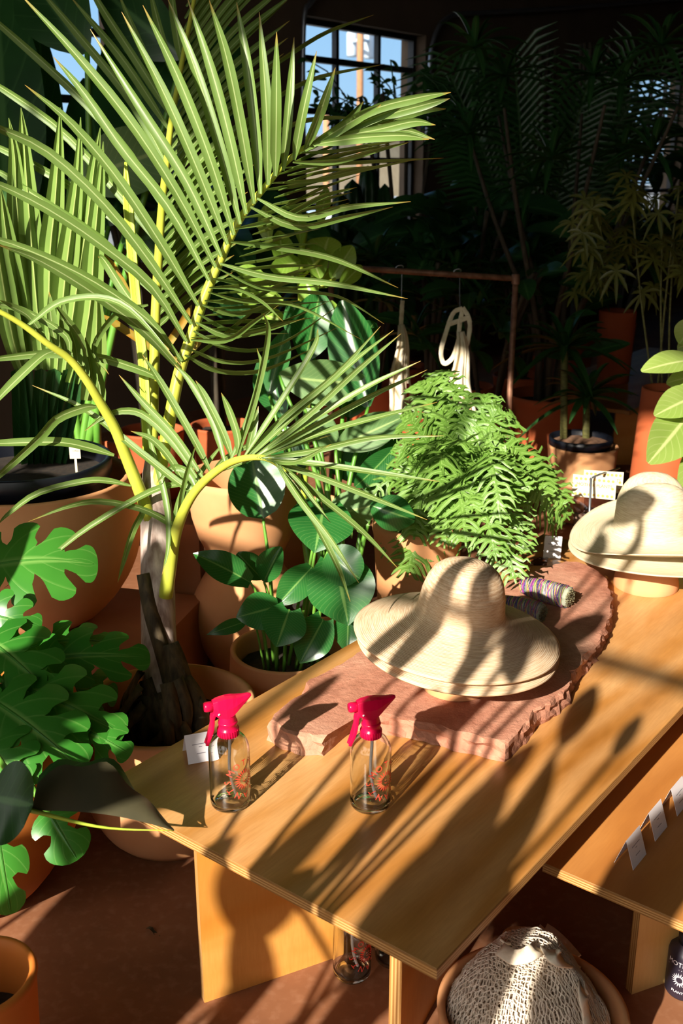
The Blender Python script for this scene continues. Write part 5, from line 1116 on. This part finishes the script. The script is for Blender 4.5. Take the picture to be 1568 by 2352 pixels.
# dark printed bottle at the right edge
q = onz(1568, 2272, 0.0); mb = MB(); c = Vector((q.x, q.y, 0)); mb.lathe([(0.001, 0.0005), (0.032, 0.0005), (0.034, 0.004), (0.034, 0.088), (0.031, 0.098), (0.016, 0.106), (0.015, 0.112), (0.001, 0.112)], 48, c=c); db = mb.build('dark_bottle', M['darkbottle'], loc=c); tag(db, 'small dark purple bottle with pale lettering on the floor under the lower table', 'bottle')
mb = MB(); mb.lathe([(0.016, 0.108), (0.019, 0.108), (0.019, 0.128), (0.001, 0.129)], 32, c=c); mb.build('cap', M['nursery'], db)
mb = MB(); base_a = math.atan2(CAM.y - c.y, CAM.x - c.x)
def wr(x, z): a = base_a + x / 0.0343 - 0.25; return c + Vector((0.0343 * math.cos(a), 0.0343 * math.sin(a), z))
add_text(mb, 'MOTHER', 0.0135, lambda x, y: wr(x, 0.078 + y))
add_text(mb, 'PLANTS', 0.0075, lambda x, y: wr(x, 0.018 + y))
for k in range(18):
    a = 2 * math.pi * k / 18; mb.face(*[mb.vert(wr(rr * math.cos(a + da), 0.045 + rr * math.sin(a + da))) for rr, da in ((0.006, -0.11), (0.010, -0.1), (0.0155, 0), (0.010, 0.1), (0.006, 0.11))])
for x0, x1 in ((-0.028, -0.002), (0.002, 0.028)): mb.face(*[mb.vert(wr(x, z)) for x, z in ((x0, 0.0665), (x1, 0.0665), (x1, 0.0675), (x0, 0.0675))])
mb.build('pale_print', M['white'], db, smooth=False)

# ---- rack with tote bags
WK = 4.0
rk = thing('garment_rack', 'low rusty pipe rack with cloth bags hanging, behind the fern', 'rack', Vector((at(1183, 640, WK).x, at(1183, 640, WK).y, 0)))
pR = at(1184, 640, WK); pL = at(760, 612, WK + 0.15); mb = MB(); mb.tube([pL, pR], 0.0115, 12); mb.build('top_rail', M['rust'], rk)
for p in (pR, pL):
    mb = MB(); mb.tube([Vector((p.x, p.y, 0.0)), p], 0.0115, 12); mb.lathe([(0.016, -0.02), (0.016, 0.016), (0.001, 0.018)], 12, c=p); mb.build('post', M['rust'], rk)
    mb = MB(); mb.tube([Vector((p.x - 0.05, p.y - 0.22, 0.015)), Vector((p.x + 0.05, p.y + 0.22, 0.015))], 0.0115, 10); mb.build('foot', M['rust'], rk)
def tote(px, top, bot, w, half, label, narrow, loops):
    r = thing('tote_bag', label, 'tote bag', at(px, bot, w), 'cloth bags on the rack')
    A = at(px, top, w); B = at(px, bot, w); n = 16; rows = []; L = (A - B).length
    for i in range(n):
        v = i / (n - 1); hwid = half * w / FPX * (0.15 + 0.85 * v ** 0.8); row = []
        for j in range(21):
            u = -1 + 2 * j / 20; fold_ = 0.022 * math.sin(u * 5 + v * 2.2) * (0.3 + v) + 0.008 * math.sin(u * 13 + 1); row.append(A.lerp(B, v) + RT * (u * hwid + 0.006 * math.sin(v * 9)) + Vector((0, -1, 0)) * (fold_ + 0.02))
        rows.append(row)
    mb = MB(); mb.grid(rows); o = mb.build('body', M['canvas'], r); solid(o, 0.012, 0)
    for lp in loops:
        P = pxcurve(lp, w - 0.01, w - 0.01, 30); mb = MB(); mb.ribbon(P, [0.017] * 30, Vector((0.3, -1, 0.1)), 0.2, nfn=lambda i, T: Vector((0.5 * math.sin(i * 0.5), -1, 0.1)).normalized()); o = mb.build('strap', M['canvas'], r); solid(o, 0.003, 0)
    mb = MB()
    for k in range(4): mb.box(at(px + half * 0.55, bot - 10 - k * 22, w - 0.05), (0.012, 0.002, 0.028))
    mb.build('red_print', M['canvas_red'], r, smooth=False)
    mb = MB(); hk_ = at(px - 2, top - 60, w); pin = pL.lerp(pR, max(0.0, min(1, (hk_.x - pL.x) / (pR.x - pL.x)))); mb.tube(catmull([pin + Vector((-.02, 0, -0.005)), pin + Vector((-0.012, 0, 0.018)), pin + Vector((0.012, 0, 0.018)), pin + Vector((0.008, 0, -0.02)), at(px + 1, top + 6, w)], 20), 0.0025, 6); mb.build('hook', M['steel'], r)
tote(1056, 760, 990, WK, 34, 'cream cloth bag with looped straps, the right one hanging on the rack', 0, [[(1062, 708), (1040, 720), (1022, 770), (1012, 810), (1020, 835), (1040, 820), (1052, 780)], [(1062, 706), (1076, 730), (1078, 760), (1070, 800)], [(1052, 790), (1056, 740), (1064, 708)], [(1030, 745), (1050, 738), (1078, 728)]])
tote(920, 745, 965, WK + 0.1, 30, 'cream cloth bag hanging edge-on, the left one on the rack', 1, [[(924, 690), (922, 720), (920, 760)]])

# ---- potted canes and pots on the far side
cz = onz(1333, 1190, 0.0); wc = 4.55; cc = at(1333, 1100, wc); cc.z = 0; zrim = at(1333, 1035, wc - 0.14).z
cane = pot('potted_cane_plant', 'two-caned dracaena in a black nursery pot inside a sunlit terracotta pot', cc, pot_prof(0.128, 0.148, zrim), M['terracotta'])
mb = MB(); mb.lathe([(0.125, zrim - 0.10), (0.128, zrim + 0.002), (0.136, zrim + 0.004), (0.136, zrim + 0.035), (0.130, zrim + 0.037), (0.122, zrim + 0.03), (0.118, zrim)], 48, c=cc + Vector((-0.012, 0, 0))); mb.build('nursery_pot', M['nursery'], cane)
mb = MB(); mb.lathe([(0.001, zrim + 0.022), (0.122, zrim + 0.012)], 36, c=cc + Vector((-0.012, 0, 0))); mb.build('dry_soil', M['drysoil'], cane)
def rosette(mb, c, n, L, wd, up=0.5, spread=1.0):
    for i in range(n):
        a = i * 2.4 + U(-.2, .2); e = Wlerp(1.3, -0.3, i / n) * up + 0.1; d = Vector((math.cos(a) * math.cos(e) * spread, math.sin(a) * math.cos(e) * spread, math.sin(e))); l = L * U(0.75, 1.1)
        P = [c + d * l * s_ + Vector((0, 0, -1)) * l * 0.45 * s_ * s_ for s_ in [k / 8 for k in range(9)]]
        mb.ribbon(P, [wd * x for x in (0.55, 0.8, 0.95, 1, 1, 0.9, 0.72, 0.45, 0.05)], Vector((0, 0, 1)) + d * 0.2, 0.35)
mb = MB(); mb2 = MB()
for x, ytop, ybase, r_ in ((1294, 800, 1012, 0.016), (1345, 915, 1025, 0.016)):
    a = at(x, ybase, wc); b_ = at(x + 2, ytop, wc); mb.tube([a, a.lerp(b_, 0.5), b_], r_, 10); rosette(mb2, b_, 26, 0.36 if ytop < 900 else 0.30, 0.035, 0.9)
mb.build('cane', M['cane'], cane); mb2.build('foliage', M['darkleaf'], cane)
wc2 = 5.2; c2_ = at(1255, 1000, wc2); c2_.z = 0; zr2 = at(1255, 918, wc2 - 0.2).z
big = pot('potted_multi_stem_tree', 'dark bushy tree with several stems in a large pot behind the dracaena', c2_, pot_prof(0.17, 0.20, zr2, lip=0.03), M['terracotta_red'], zr2 - 0.05, 0.18)
mb = MB()
for i in range(7):
    a = i * 0.9; b0 = c2_ + Vector((0.06 * math.cos(a), 0.06 * math.sin(a), zr2 - 0.05)); mb.tube(catmull([b0, b0 + Vector((0.03 * math.cos(a), 0.03 * math.sin(a), 0.35)), b0 + Vector((0.25 * math.cos(a + .4), 0.2 * math.sin(a), 0.9)), b0 + Vector((0.4 * math.cos(a + .4), 0.4 * math.sin(a), 1.35))], 12), [0.018 - 0.001 * k for k in range(12)], 8)
mb.build('stems', M['bark'], big); mb = MB()
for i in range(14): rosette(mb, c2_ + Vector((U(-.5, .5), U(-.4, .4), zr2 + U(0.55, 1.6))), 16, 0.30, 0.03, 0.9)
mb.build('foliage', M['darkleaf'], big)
# wooden bench and pots on it
wb = 5.4; bb = at(1445, 915, wb); tz = bb.z; s0, n0 = bb.dot(E_), bb.dot(N_)
t3 = thing('display_table', 'far wooden table behind the cane plant with a terracotta pot on top', 'table', SN(s0 + 0.4, n0, 0)); ply_slab('tabletop', t3, s0 - 0.28, s0 + 1.6, n0 - 0.55, n0 + 0.12, tz - 0.02, tz, M['plyred'])
a = at(1408, 1000, wb - 0.05); b_ = at(1478, 1000, wb - 0.05); upright(t3, a.dot(E_), a.dot(N_), b_.dot(E_), b_.dot(N_), tz - 0.02, 0.02, M['plyleg']); upright(t3, s0 + 1.2, n0 - 0.4, s0 + 1.3, n0 - 0.1, tz - 0.02, 0.02, M['plyleg'])
cp = at(1412, 800, wb + 0.35); cp.z = tz + 0.001; mb = MB(); hp_ = at(1412, 712, wb + 0.3).z - tz; mb.lathe(pot_prof(0.088, 0.10, hp_), 48, c=cp); tag(mb.build('terracotta_pot', M['terracotta_red'], loc=cp), 'dim terracotta pot standing on the far table at the right', 'pot')
# tall red-brown cylinder planter
wy = 4.2; yc = at(1512, 1100, wy); yc.z = 0; zy = at(1520, 890, wy - 0.1).z
tallp = pot('potted_string_plant', 'tall tapering red terracotta planter with thin stems, behind the pale hats', yc, [(0.001, 0), (0.125, 0)] + [(0.125 - 0.028 * i / 10, zy * i / 10) for i in range(1, 11)] + [(0.092, zy + 0.003), (0.086, zy - 0.004), (0.092, zy - 0.2)], M['terracotta_red'], zy - 0.03, 0.085)
mb = MB()
for x0, y0, x1, y1 in ((1498, 890, 1450, 455), (1520, 885, 1522, 500), (1535, 885, 1548, 560), (1510, 888, 1560, 430)): mb.tube(catmull([at(x0, y0, wy), at((x0 + x1) / 2 - 4, (y0 + y1) / 2, wy), at(x1, y1, wy + 0.1)], 14), 0.004, 6)
mb.build('stems', M['cane'], tallp)
mb = MB()
for i in range(62):                                                # whorls of narrow leaflets
    x = U(1310, 1620); y = U(425, 665) + 30 * math.sin(x * 0.03); c = at(x, y, wy + U(-0.25, 0.4)); ax = Vector((U(-.5, .5), U(-.8, 0), U(0.2, 1))).normalized(); s1 = ax.orthogonal().normalized(); s2 = ax.cross(s1)
    for k in range(8):
        a = k * math.pi / 4 + U(-.2, .2); d = (s1 * math.cos(a) + s2 * math.sin(a) + ax * 0.1).normalized(); L = U(0.06, 0.10); P = [c + d * L * s_ - Vector((0, 0, 0.45 * L * s_ * s_)) for s_ in (0, .25, .5, .75, 1)]; mb.ribbon(P, [0.003, 0.013, 0.016, 0.012, 0.001], ax, 0.2)
mb.build('foliage', M['olive'], tallp)
mb = MB(); p = at(1518, 850, 5.6); c = Vector((p.x, p.y, tz)); mb.lathe([(0.001, 0.001), (0.035, 0.001), (0.036, 0.16), (0.02, 0.19), (0.018, 0.26), (0.001, 0.26)], 24, c=c); tag(mb.build('glass_bottle', M['pane'], loc=c), 'pale clear bottle standing on the far table at the right edge', 'bottle')

# ---- dim plants filling the back of the shop
def backplant(label, px, w, ytop, spreadpx, kind, n=40, mat='darkleaf', L=0.3, wd=0.06, name='potted_plant', ybot=None, pr=0.15, ph=0.32):
    c = at(px, 700, w); c.z = 0; root = pot(name, label, c, pot_prof(pr * 0.8, pr, ph), M['terracotta_red'], ph - 0.04, pr - 0.02)
    zt_ = at(px, ytop, w).z; zb_ = at(px, ybot, w).z if ybot else ph + 0.25; S_ = spreadpx * w / FPX; st = MB(); fo = MB()
    for i in range(5):
        a = U(0, 6.28); st.tube(catmull([c + Vector((0.03 * math.cos(a), 0.03 * math.sin(a), ph - 0.04)), c + Vector((S_ * 0.25 * math.cos(a), S_ * 0.25 * math.sin(a), (zt_ + ph) / 2)), c + Vector((S_ * 0.5 * math.cos(a), S_ * 0.5 * math.sin(a), zt_ - L * 0.5))], 10), 0.012, 7)
    st.build('stems', M['bark'], root)
    for i in range(n):
        a = U(0, 6.28); rr = S_ * math.sqrt(rnd()); p = c + Vector((rr * math.cos(a), rr * math.sin(a), U(zb_, zt_ - L * 0.4)))
        if kind == 'broad':
            d = Vector((math.cos(a) + U(-.5, .5), math.sin(a) + U(-.5, .5), U(-0.6, 0.5))).normalized(); fo.leaf(p, p + d * L * U(0.7, 1.2), wd * U(0.8, 1.2), Vector((U(-.4, .4), U(-.8, 0), 0.7)), 'oval', 0.08, 0.15, 0.03, 8, 4)
        elif kind == 'rosette': rosette(fo, p, 12, L, wd, 0.9)
        elif kind == 'feather':
            d = Vector((math.cos(a) * 0.16, math.sin(a) * 0.12, 1)).normalized(); p0 = c + Vector((0, 0, ph)); Lf = (zt_ - ph) * U(0.7, 1.0); P = [p0 + d * Lf * s_ + Vector((math.cos(a), math.sin(a) * 0.6, -0.5)) * Lf * 0.16 * s_ * s_ for s_ in [k / 14 for k in range(15)]]; fo.ribbon(P, [0.014] * 15, Vector((0, -1, 0.2)), 0.5)
            for k in range(4, 15):
                for j in range(3):
                    q = P[k - 1].lerp(P[k], j / 3); T = (P[k] - P[k - 1]).normalized(); sd = T.cross(Vector((0, -1, 0.3))).normalized()
                    for sg in (-1, 1):
                        dd = (sd * sg + T * 0.8).normalized(); fo.ribbon([q, q + dd * L * 0.5, q + dd * L - Vector((0, 0, L * 0.25))], [wd * 0.6, wd, 0.002], Vector((0, -1, 0.4)), 0.3)
        elif kind == 'twig':
            d = Vector((U(-1, 1), U(-1, 1), U(-.2, 1))).normalized(); e = p + d * L; st_ = [p, p.lerp(e, 0.5) + Vector((0, 0, .04)), e]; fo.tube(st_, 0.004, 5)
            for j in range(7):
                q = p.lerp(e, j / 6); dd = Vector((U(-1, 1), U(-1, 1), U(-1, .4))).normalized(); fo.leaf(q, q + dd * wd * 2.2, wd * 0.8, Vector((U(-.5, .5), -0.7, .5)), 'lance', 0.1, 0.1, 0, 5, 2)
    fo.build('foliage', M[mat], root); return root
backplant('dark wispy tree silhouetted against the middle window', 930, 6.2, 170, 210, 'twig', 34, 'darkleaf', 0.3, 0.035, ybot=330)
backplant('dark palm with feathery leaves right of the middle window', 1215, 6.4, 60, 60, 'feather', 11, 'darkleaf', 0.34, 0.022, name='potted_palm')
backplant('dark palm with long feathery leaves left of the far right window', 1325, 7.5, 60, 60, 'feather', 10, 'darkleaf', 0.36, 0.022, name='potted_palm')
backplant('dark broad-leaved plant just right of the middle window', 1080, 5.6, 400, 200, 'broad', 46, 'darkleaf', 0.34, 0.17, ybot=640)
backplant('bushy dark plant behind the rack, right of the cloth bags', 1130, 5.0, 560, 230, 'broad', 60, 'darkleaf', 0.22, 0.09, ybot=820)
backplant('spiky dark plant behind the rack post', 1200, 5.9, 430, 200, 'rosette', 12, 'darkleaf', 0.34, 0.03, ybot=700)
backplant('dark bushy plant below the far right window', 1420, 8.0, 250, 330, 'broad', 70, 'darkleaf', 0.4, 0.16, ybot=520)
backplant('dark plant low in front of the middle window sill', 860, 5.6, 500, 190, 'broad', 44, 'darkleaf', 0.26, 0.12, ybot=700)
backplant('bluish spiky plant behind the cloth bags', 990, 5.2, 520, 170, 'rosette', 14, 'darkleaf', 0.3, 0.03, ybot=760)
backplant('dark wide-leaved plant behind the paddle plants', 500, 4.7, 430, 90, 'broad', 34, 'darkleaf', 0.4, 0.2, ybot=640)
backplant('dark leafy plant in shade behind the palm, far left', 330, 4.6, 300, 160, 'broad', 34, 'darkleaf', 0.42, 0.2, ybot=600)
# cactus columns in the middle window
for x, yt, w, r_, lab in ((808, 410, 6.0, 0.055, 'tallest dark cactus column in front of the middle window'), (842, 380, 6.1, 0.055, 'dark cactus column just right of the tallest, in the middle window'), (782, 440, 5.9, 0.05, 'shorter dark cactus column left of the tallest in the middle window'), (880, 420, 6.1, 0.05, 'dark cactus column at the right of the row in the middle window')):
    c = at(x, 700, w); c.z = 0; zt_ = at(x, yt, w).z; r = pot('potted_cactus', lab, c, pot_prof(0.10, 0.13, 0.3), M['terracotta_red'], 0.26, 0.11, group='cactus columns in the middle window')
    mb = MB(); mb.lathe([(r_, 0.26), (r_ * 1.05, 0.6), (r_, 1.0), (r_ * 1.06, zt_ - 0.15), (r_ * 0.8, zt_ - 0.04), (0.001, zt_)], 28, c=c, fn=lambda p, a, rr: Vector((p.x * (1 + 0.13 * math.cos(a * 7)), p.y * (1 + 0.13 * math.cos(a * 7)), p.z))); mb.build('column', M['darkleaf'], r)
# giant dark leaves at the upper left, against the left window
gl = at(150, 700, 3.9); gl.z = 0
ga = pot('potted_giant_paddle_plant', 'giant dark plant with very large leaves at the upper left against the window', gl, pot_prof(0.16, 0.2, 0.4), M['terracotta_red'], 0.35, 0.17)
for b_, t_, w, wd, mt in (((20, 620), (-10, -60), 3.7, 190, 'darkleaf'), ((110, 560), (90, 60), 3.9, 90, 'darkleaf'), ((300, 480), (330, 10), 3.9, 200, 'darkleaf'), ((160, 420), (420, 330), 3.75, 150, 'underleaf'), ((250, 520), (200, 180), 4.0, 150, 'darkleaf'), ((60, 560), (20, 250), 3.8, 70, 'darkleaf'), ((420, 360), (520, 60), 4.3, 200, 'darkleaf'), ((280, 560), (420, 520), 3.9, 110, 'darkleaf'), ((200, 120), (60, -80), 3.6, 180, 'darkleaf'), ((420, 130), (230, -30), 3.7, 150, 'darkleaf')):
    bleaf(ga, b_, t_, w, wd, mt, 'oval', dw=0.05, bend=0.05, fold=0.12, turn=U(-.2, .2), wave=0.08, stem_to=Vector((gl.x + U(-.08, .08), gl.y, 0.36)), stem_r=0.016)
# long shelf table under the windows that carries the back row
# fallen leaf scrap on the floor
p = onz(352, 2142, 0.0); mb = MB(); P = [p + Vector((0.03 * (k / 6 - 0.5), -0.02 * (k / 6 - 0.5), 0.002 + 0.005 * math.sin(k))) for k in range(7)]; mb.ribbon(P, [0.002, .006, .008, .006, .008, .005, .001], Vector((0, 0, 1)), 0.5); o = mb.build('fallen_leaf', M['dry'], loc=p); solid(o, 0.0006, 0); tag(o, 'small dry leaf scrap on the bare floor at the lower left', 'leaf')

# ---------------------------------------------------------------- unseen plants added left of the viewer to throw the dapples
U1 = Vector((math.cos(SUN_AZ), -math.sin(SUN_AZ), 0)); V1 = U1.cross(SUN_D); V1 = V1 if V1.z > 0 else -V1
def sunward(p, t_): return Vector(p) - SUN_D * t_
def off_frame(p, m=160):
    d = Vector(p) - CAM; w = d.dot(FW)
    if w < 0.02: return True
    x, y = 784 + FPX * d.dot(RT) / w, 1176 - FPX * d.dot(UPV) / w
    return x < -m or x > 1568 + m or y > 2352 + m or y < -m
def shade_plant(label, items, t0=1.6, mat='strelitzia'):
    """a plant added outside the view, its leaves placed to throw the dapples; items: (target point, length, width, angle)"""
    got = []
    for P, L, wd, ang in items:
        ang = math.radians(ang); d = U1 * math.cos(ang) + V1 * math.sin(ang)
        for k in range(40):
            t_ = t0 + 0.05 * k; p = sunward(P, t_)
            if all(off_frame(p + d * L * q) for q in (-0.55, 0, 0.55)) and (p - CAM).length > 0.28 + L * 0.4: break
        got.append((p, d, L, wd))
    c = sum((g[0] for g in got), Vector()) / len(got) - Vector((SUN_D.x, SUN_D.y, 0)).normalized() * 0.55; c.z = 0
    root = pot('potted_paddle_plant', label, c, pot_prof(0.13, 0.17, 0.30), M['terracotta'], 0.26, 0.15)
    for p, d, L, wd in got:
        mb = MB(); A, B = p - d * L / 2, p + d * L / 2
        if B.z < A.z: A, B = B, A
        mb.leaf(A, B, wd, -SUN_D + Vector((U(-.15, .15), U(-.15, .15), U(-.15, .15))), 'oval', 0.04, 0.10, 0.03, 12, 6); lf_ = mb.build('leaf', M[mat], root)
        rt = c + Vector((U(-.08, .08), U(-.08, .08), 0.27)); mb = MB(); 
        for q in range(8):
            pth = catmull([rt, rt.lerp(A, 0.5) + Vector((0, 0, 0.10)) - E_ * 0.12 * q - N_ * 0.10 * q, A], 12)
            if all(off_frame(x, 20) for x in pth): break
        mb.tube(pth, 0.006, 7); mb.build('stalk', M['stem'], lf_)
Z = lambda x, y, z: onz(x, y, z)
shade_plant('paddle-leaved plant just outside the left of the view, added to shade the table front', [
    (Z(300, 1800, .38), .24, .14, 70), (Z(640, 1990, .377), .26, .07, 88), (Z(960, 2070, .377), .30, .12, 84), (Z(1060, 1930, .377), .26, .09, 95),
    (Z(1150, 1960, .377), .22, .07, 86), (Z(1220, 1860, .377), .18, .045, 100), (Z(1160, 1780, .377), .14, .05, 80), (Z(1330, 1640, .377), .14, .06, 95), (Z(1440, 1690, .377), .10, .035, 85)], 2.1)
shade_plant('tall paddle-leaved plant outside the left of the view, added to band the hats with shade', [
    (at(1000, 1430, 2.12), .34, .055, 78), (at(1110, 1420, 2.1), .26, .045, 98), (at(900, 1450, 2.1), .22, .045, 70), (at(1190, 1500, 2.1), .14, .05, 110), (at(1010, 1640, 2.05), .10, .07, 80), (at(1430, 1150, 2.7), .16, .10, 20), (at(1440, 1240, 2.65), .22, .03, 85), (at(1350, 1250, 2.65), .14, .05, 100), (at(700, 1600, 2.15), .12, .04, 85), (at(1330, 1450, 2.5), .14, .08, 60)])
shade_plant('leafy plant outside the lower left of the view, added to shade floor and monstera', [
    (Z(90, 2230, 0), .42, .17, 85), (Z(250, 2190, 0), .36, .12, 86), (Z(330, 2200, 0), .36, .12, 90), (Z(200, 2300, 0), .40, .22, 90), (Z(470, 2240, 0), .34, .07, 88), (Z(585, 2260, 0), .34, .06, 92), (Z(780, 2330, 0), .3, .05, 92), (at(510, 2060, 1.8), .22, .10, 85), (at(780, 2110, 1.85), .22, .10, 85), (at(860, 2240, 1.9), .22, .09, 85),
    (at(-20, 2080, 1.9), .30, .18, 80), (at(0, 2250, 1.7), .35, .22, 85), (at(150, 1830, 1.68), .22, .08, 30), (at(20, 1820, 1.65), .25, .20, 80)])
shade_plant('big-leaved plant outside the left of the view, added to shade wide bowl and palm trunk', [
    (at(368, 1400, 2.40), .30, .11, 88), (at(368, 1580, 2.40), .26, .12, 92), (at(110, 1690, 2.1), .28, .12, 15), (at(60, 1590, 2.1), .30, .16, 30), (at(280, 1560, 2.2), .34, .20, 30), (at(130, 1270, 2.74), .50, .32, 10), (at(200, 1390, 2.8), .46, .20, 15), (at(310, 1470, 2.9), .36, .24, 30), (at(500, 1450, 3.1), .30, .16, 80), (at(420, 1330, 3.0), .26, .12, 85), (at(610, 1440, 2.6), .18, .14, 30), (at(690, 1470, 2.55), .18, .13, 40), (at(490, 1570, 2.5), .16, .10, 30), (at(40, 1130, 2.75), .30, .16, 0), (at(100, 960, 2.9), .30, .22, 80)])
shade_plant('paddle-leaved plant outside the view near the viewer, added to shade the bowl of string bags', [
    (at(1140, 2220, 1.70), .30, .08, 88), (at(1300, 2260, 1.68), .30, .07, 92), (at(1400, 2250, 1.72), .26, .10, 85), (Z(1490, 2040, .25), .36, .13, 85), (Z(1550, 1980, .25), .30, .10, 85), (Z(1280, 2090, .0), .3, .12, 85), (Z(1420, 2000, .25), .12, .04, 80), (at(1500, 2200, 1.85), .2, .07, 80)])

sd.cycles.is_caustics_light = True
for o in bpy.data.objects:
    if o.type == 'MESH' and o.name.split('.')[0] in ('tabletop', 'stone_slab', 'floor', 'dip_tube', 'printed_emblem'): o.cycles.is_caustics_receiver = True
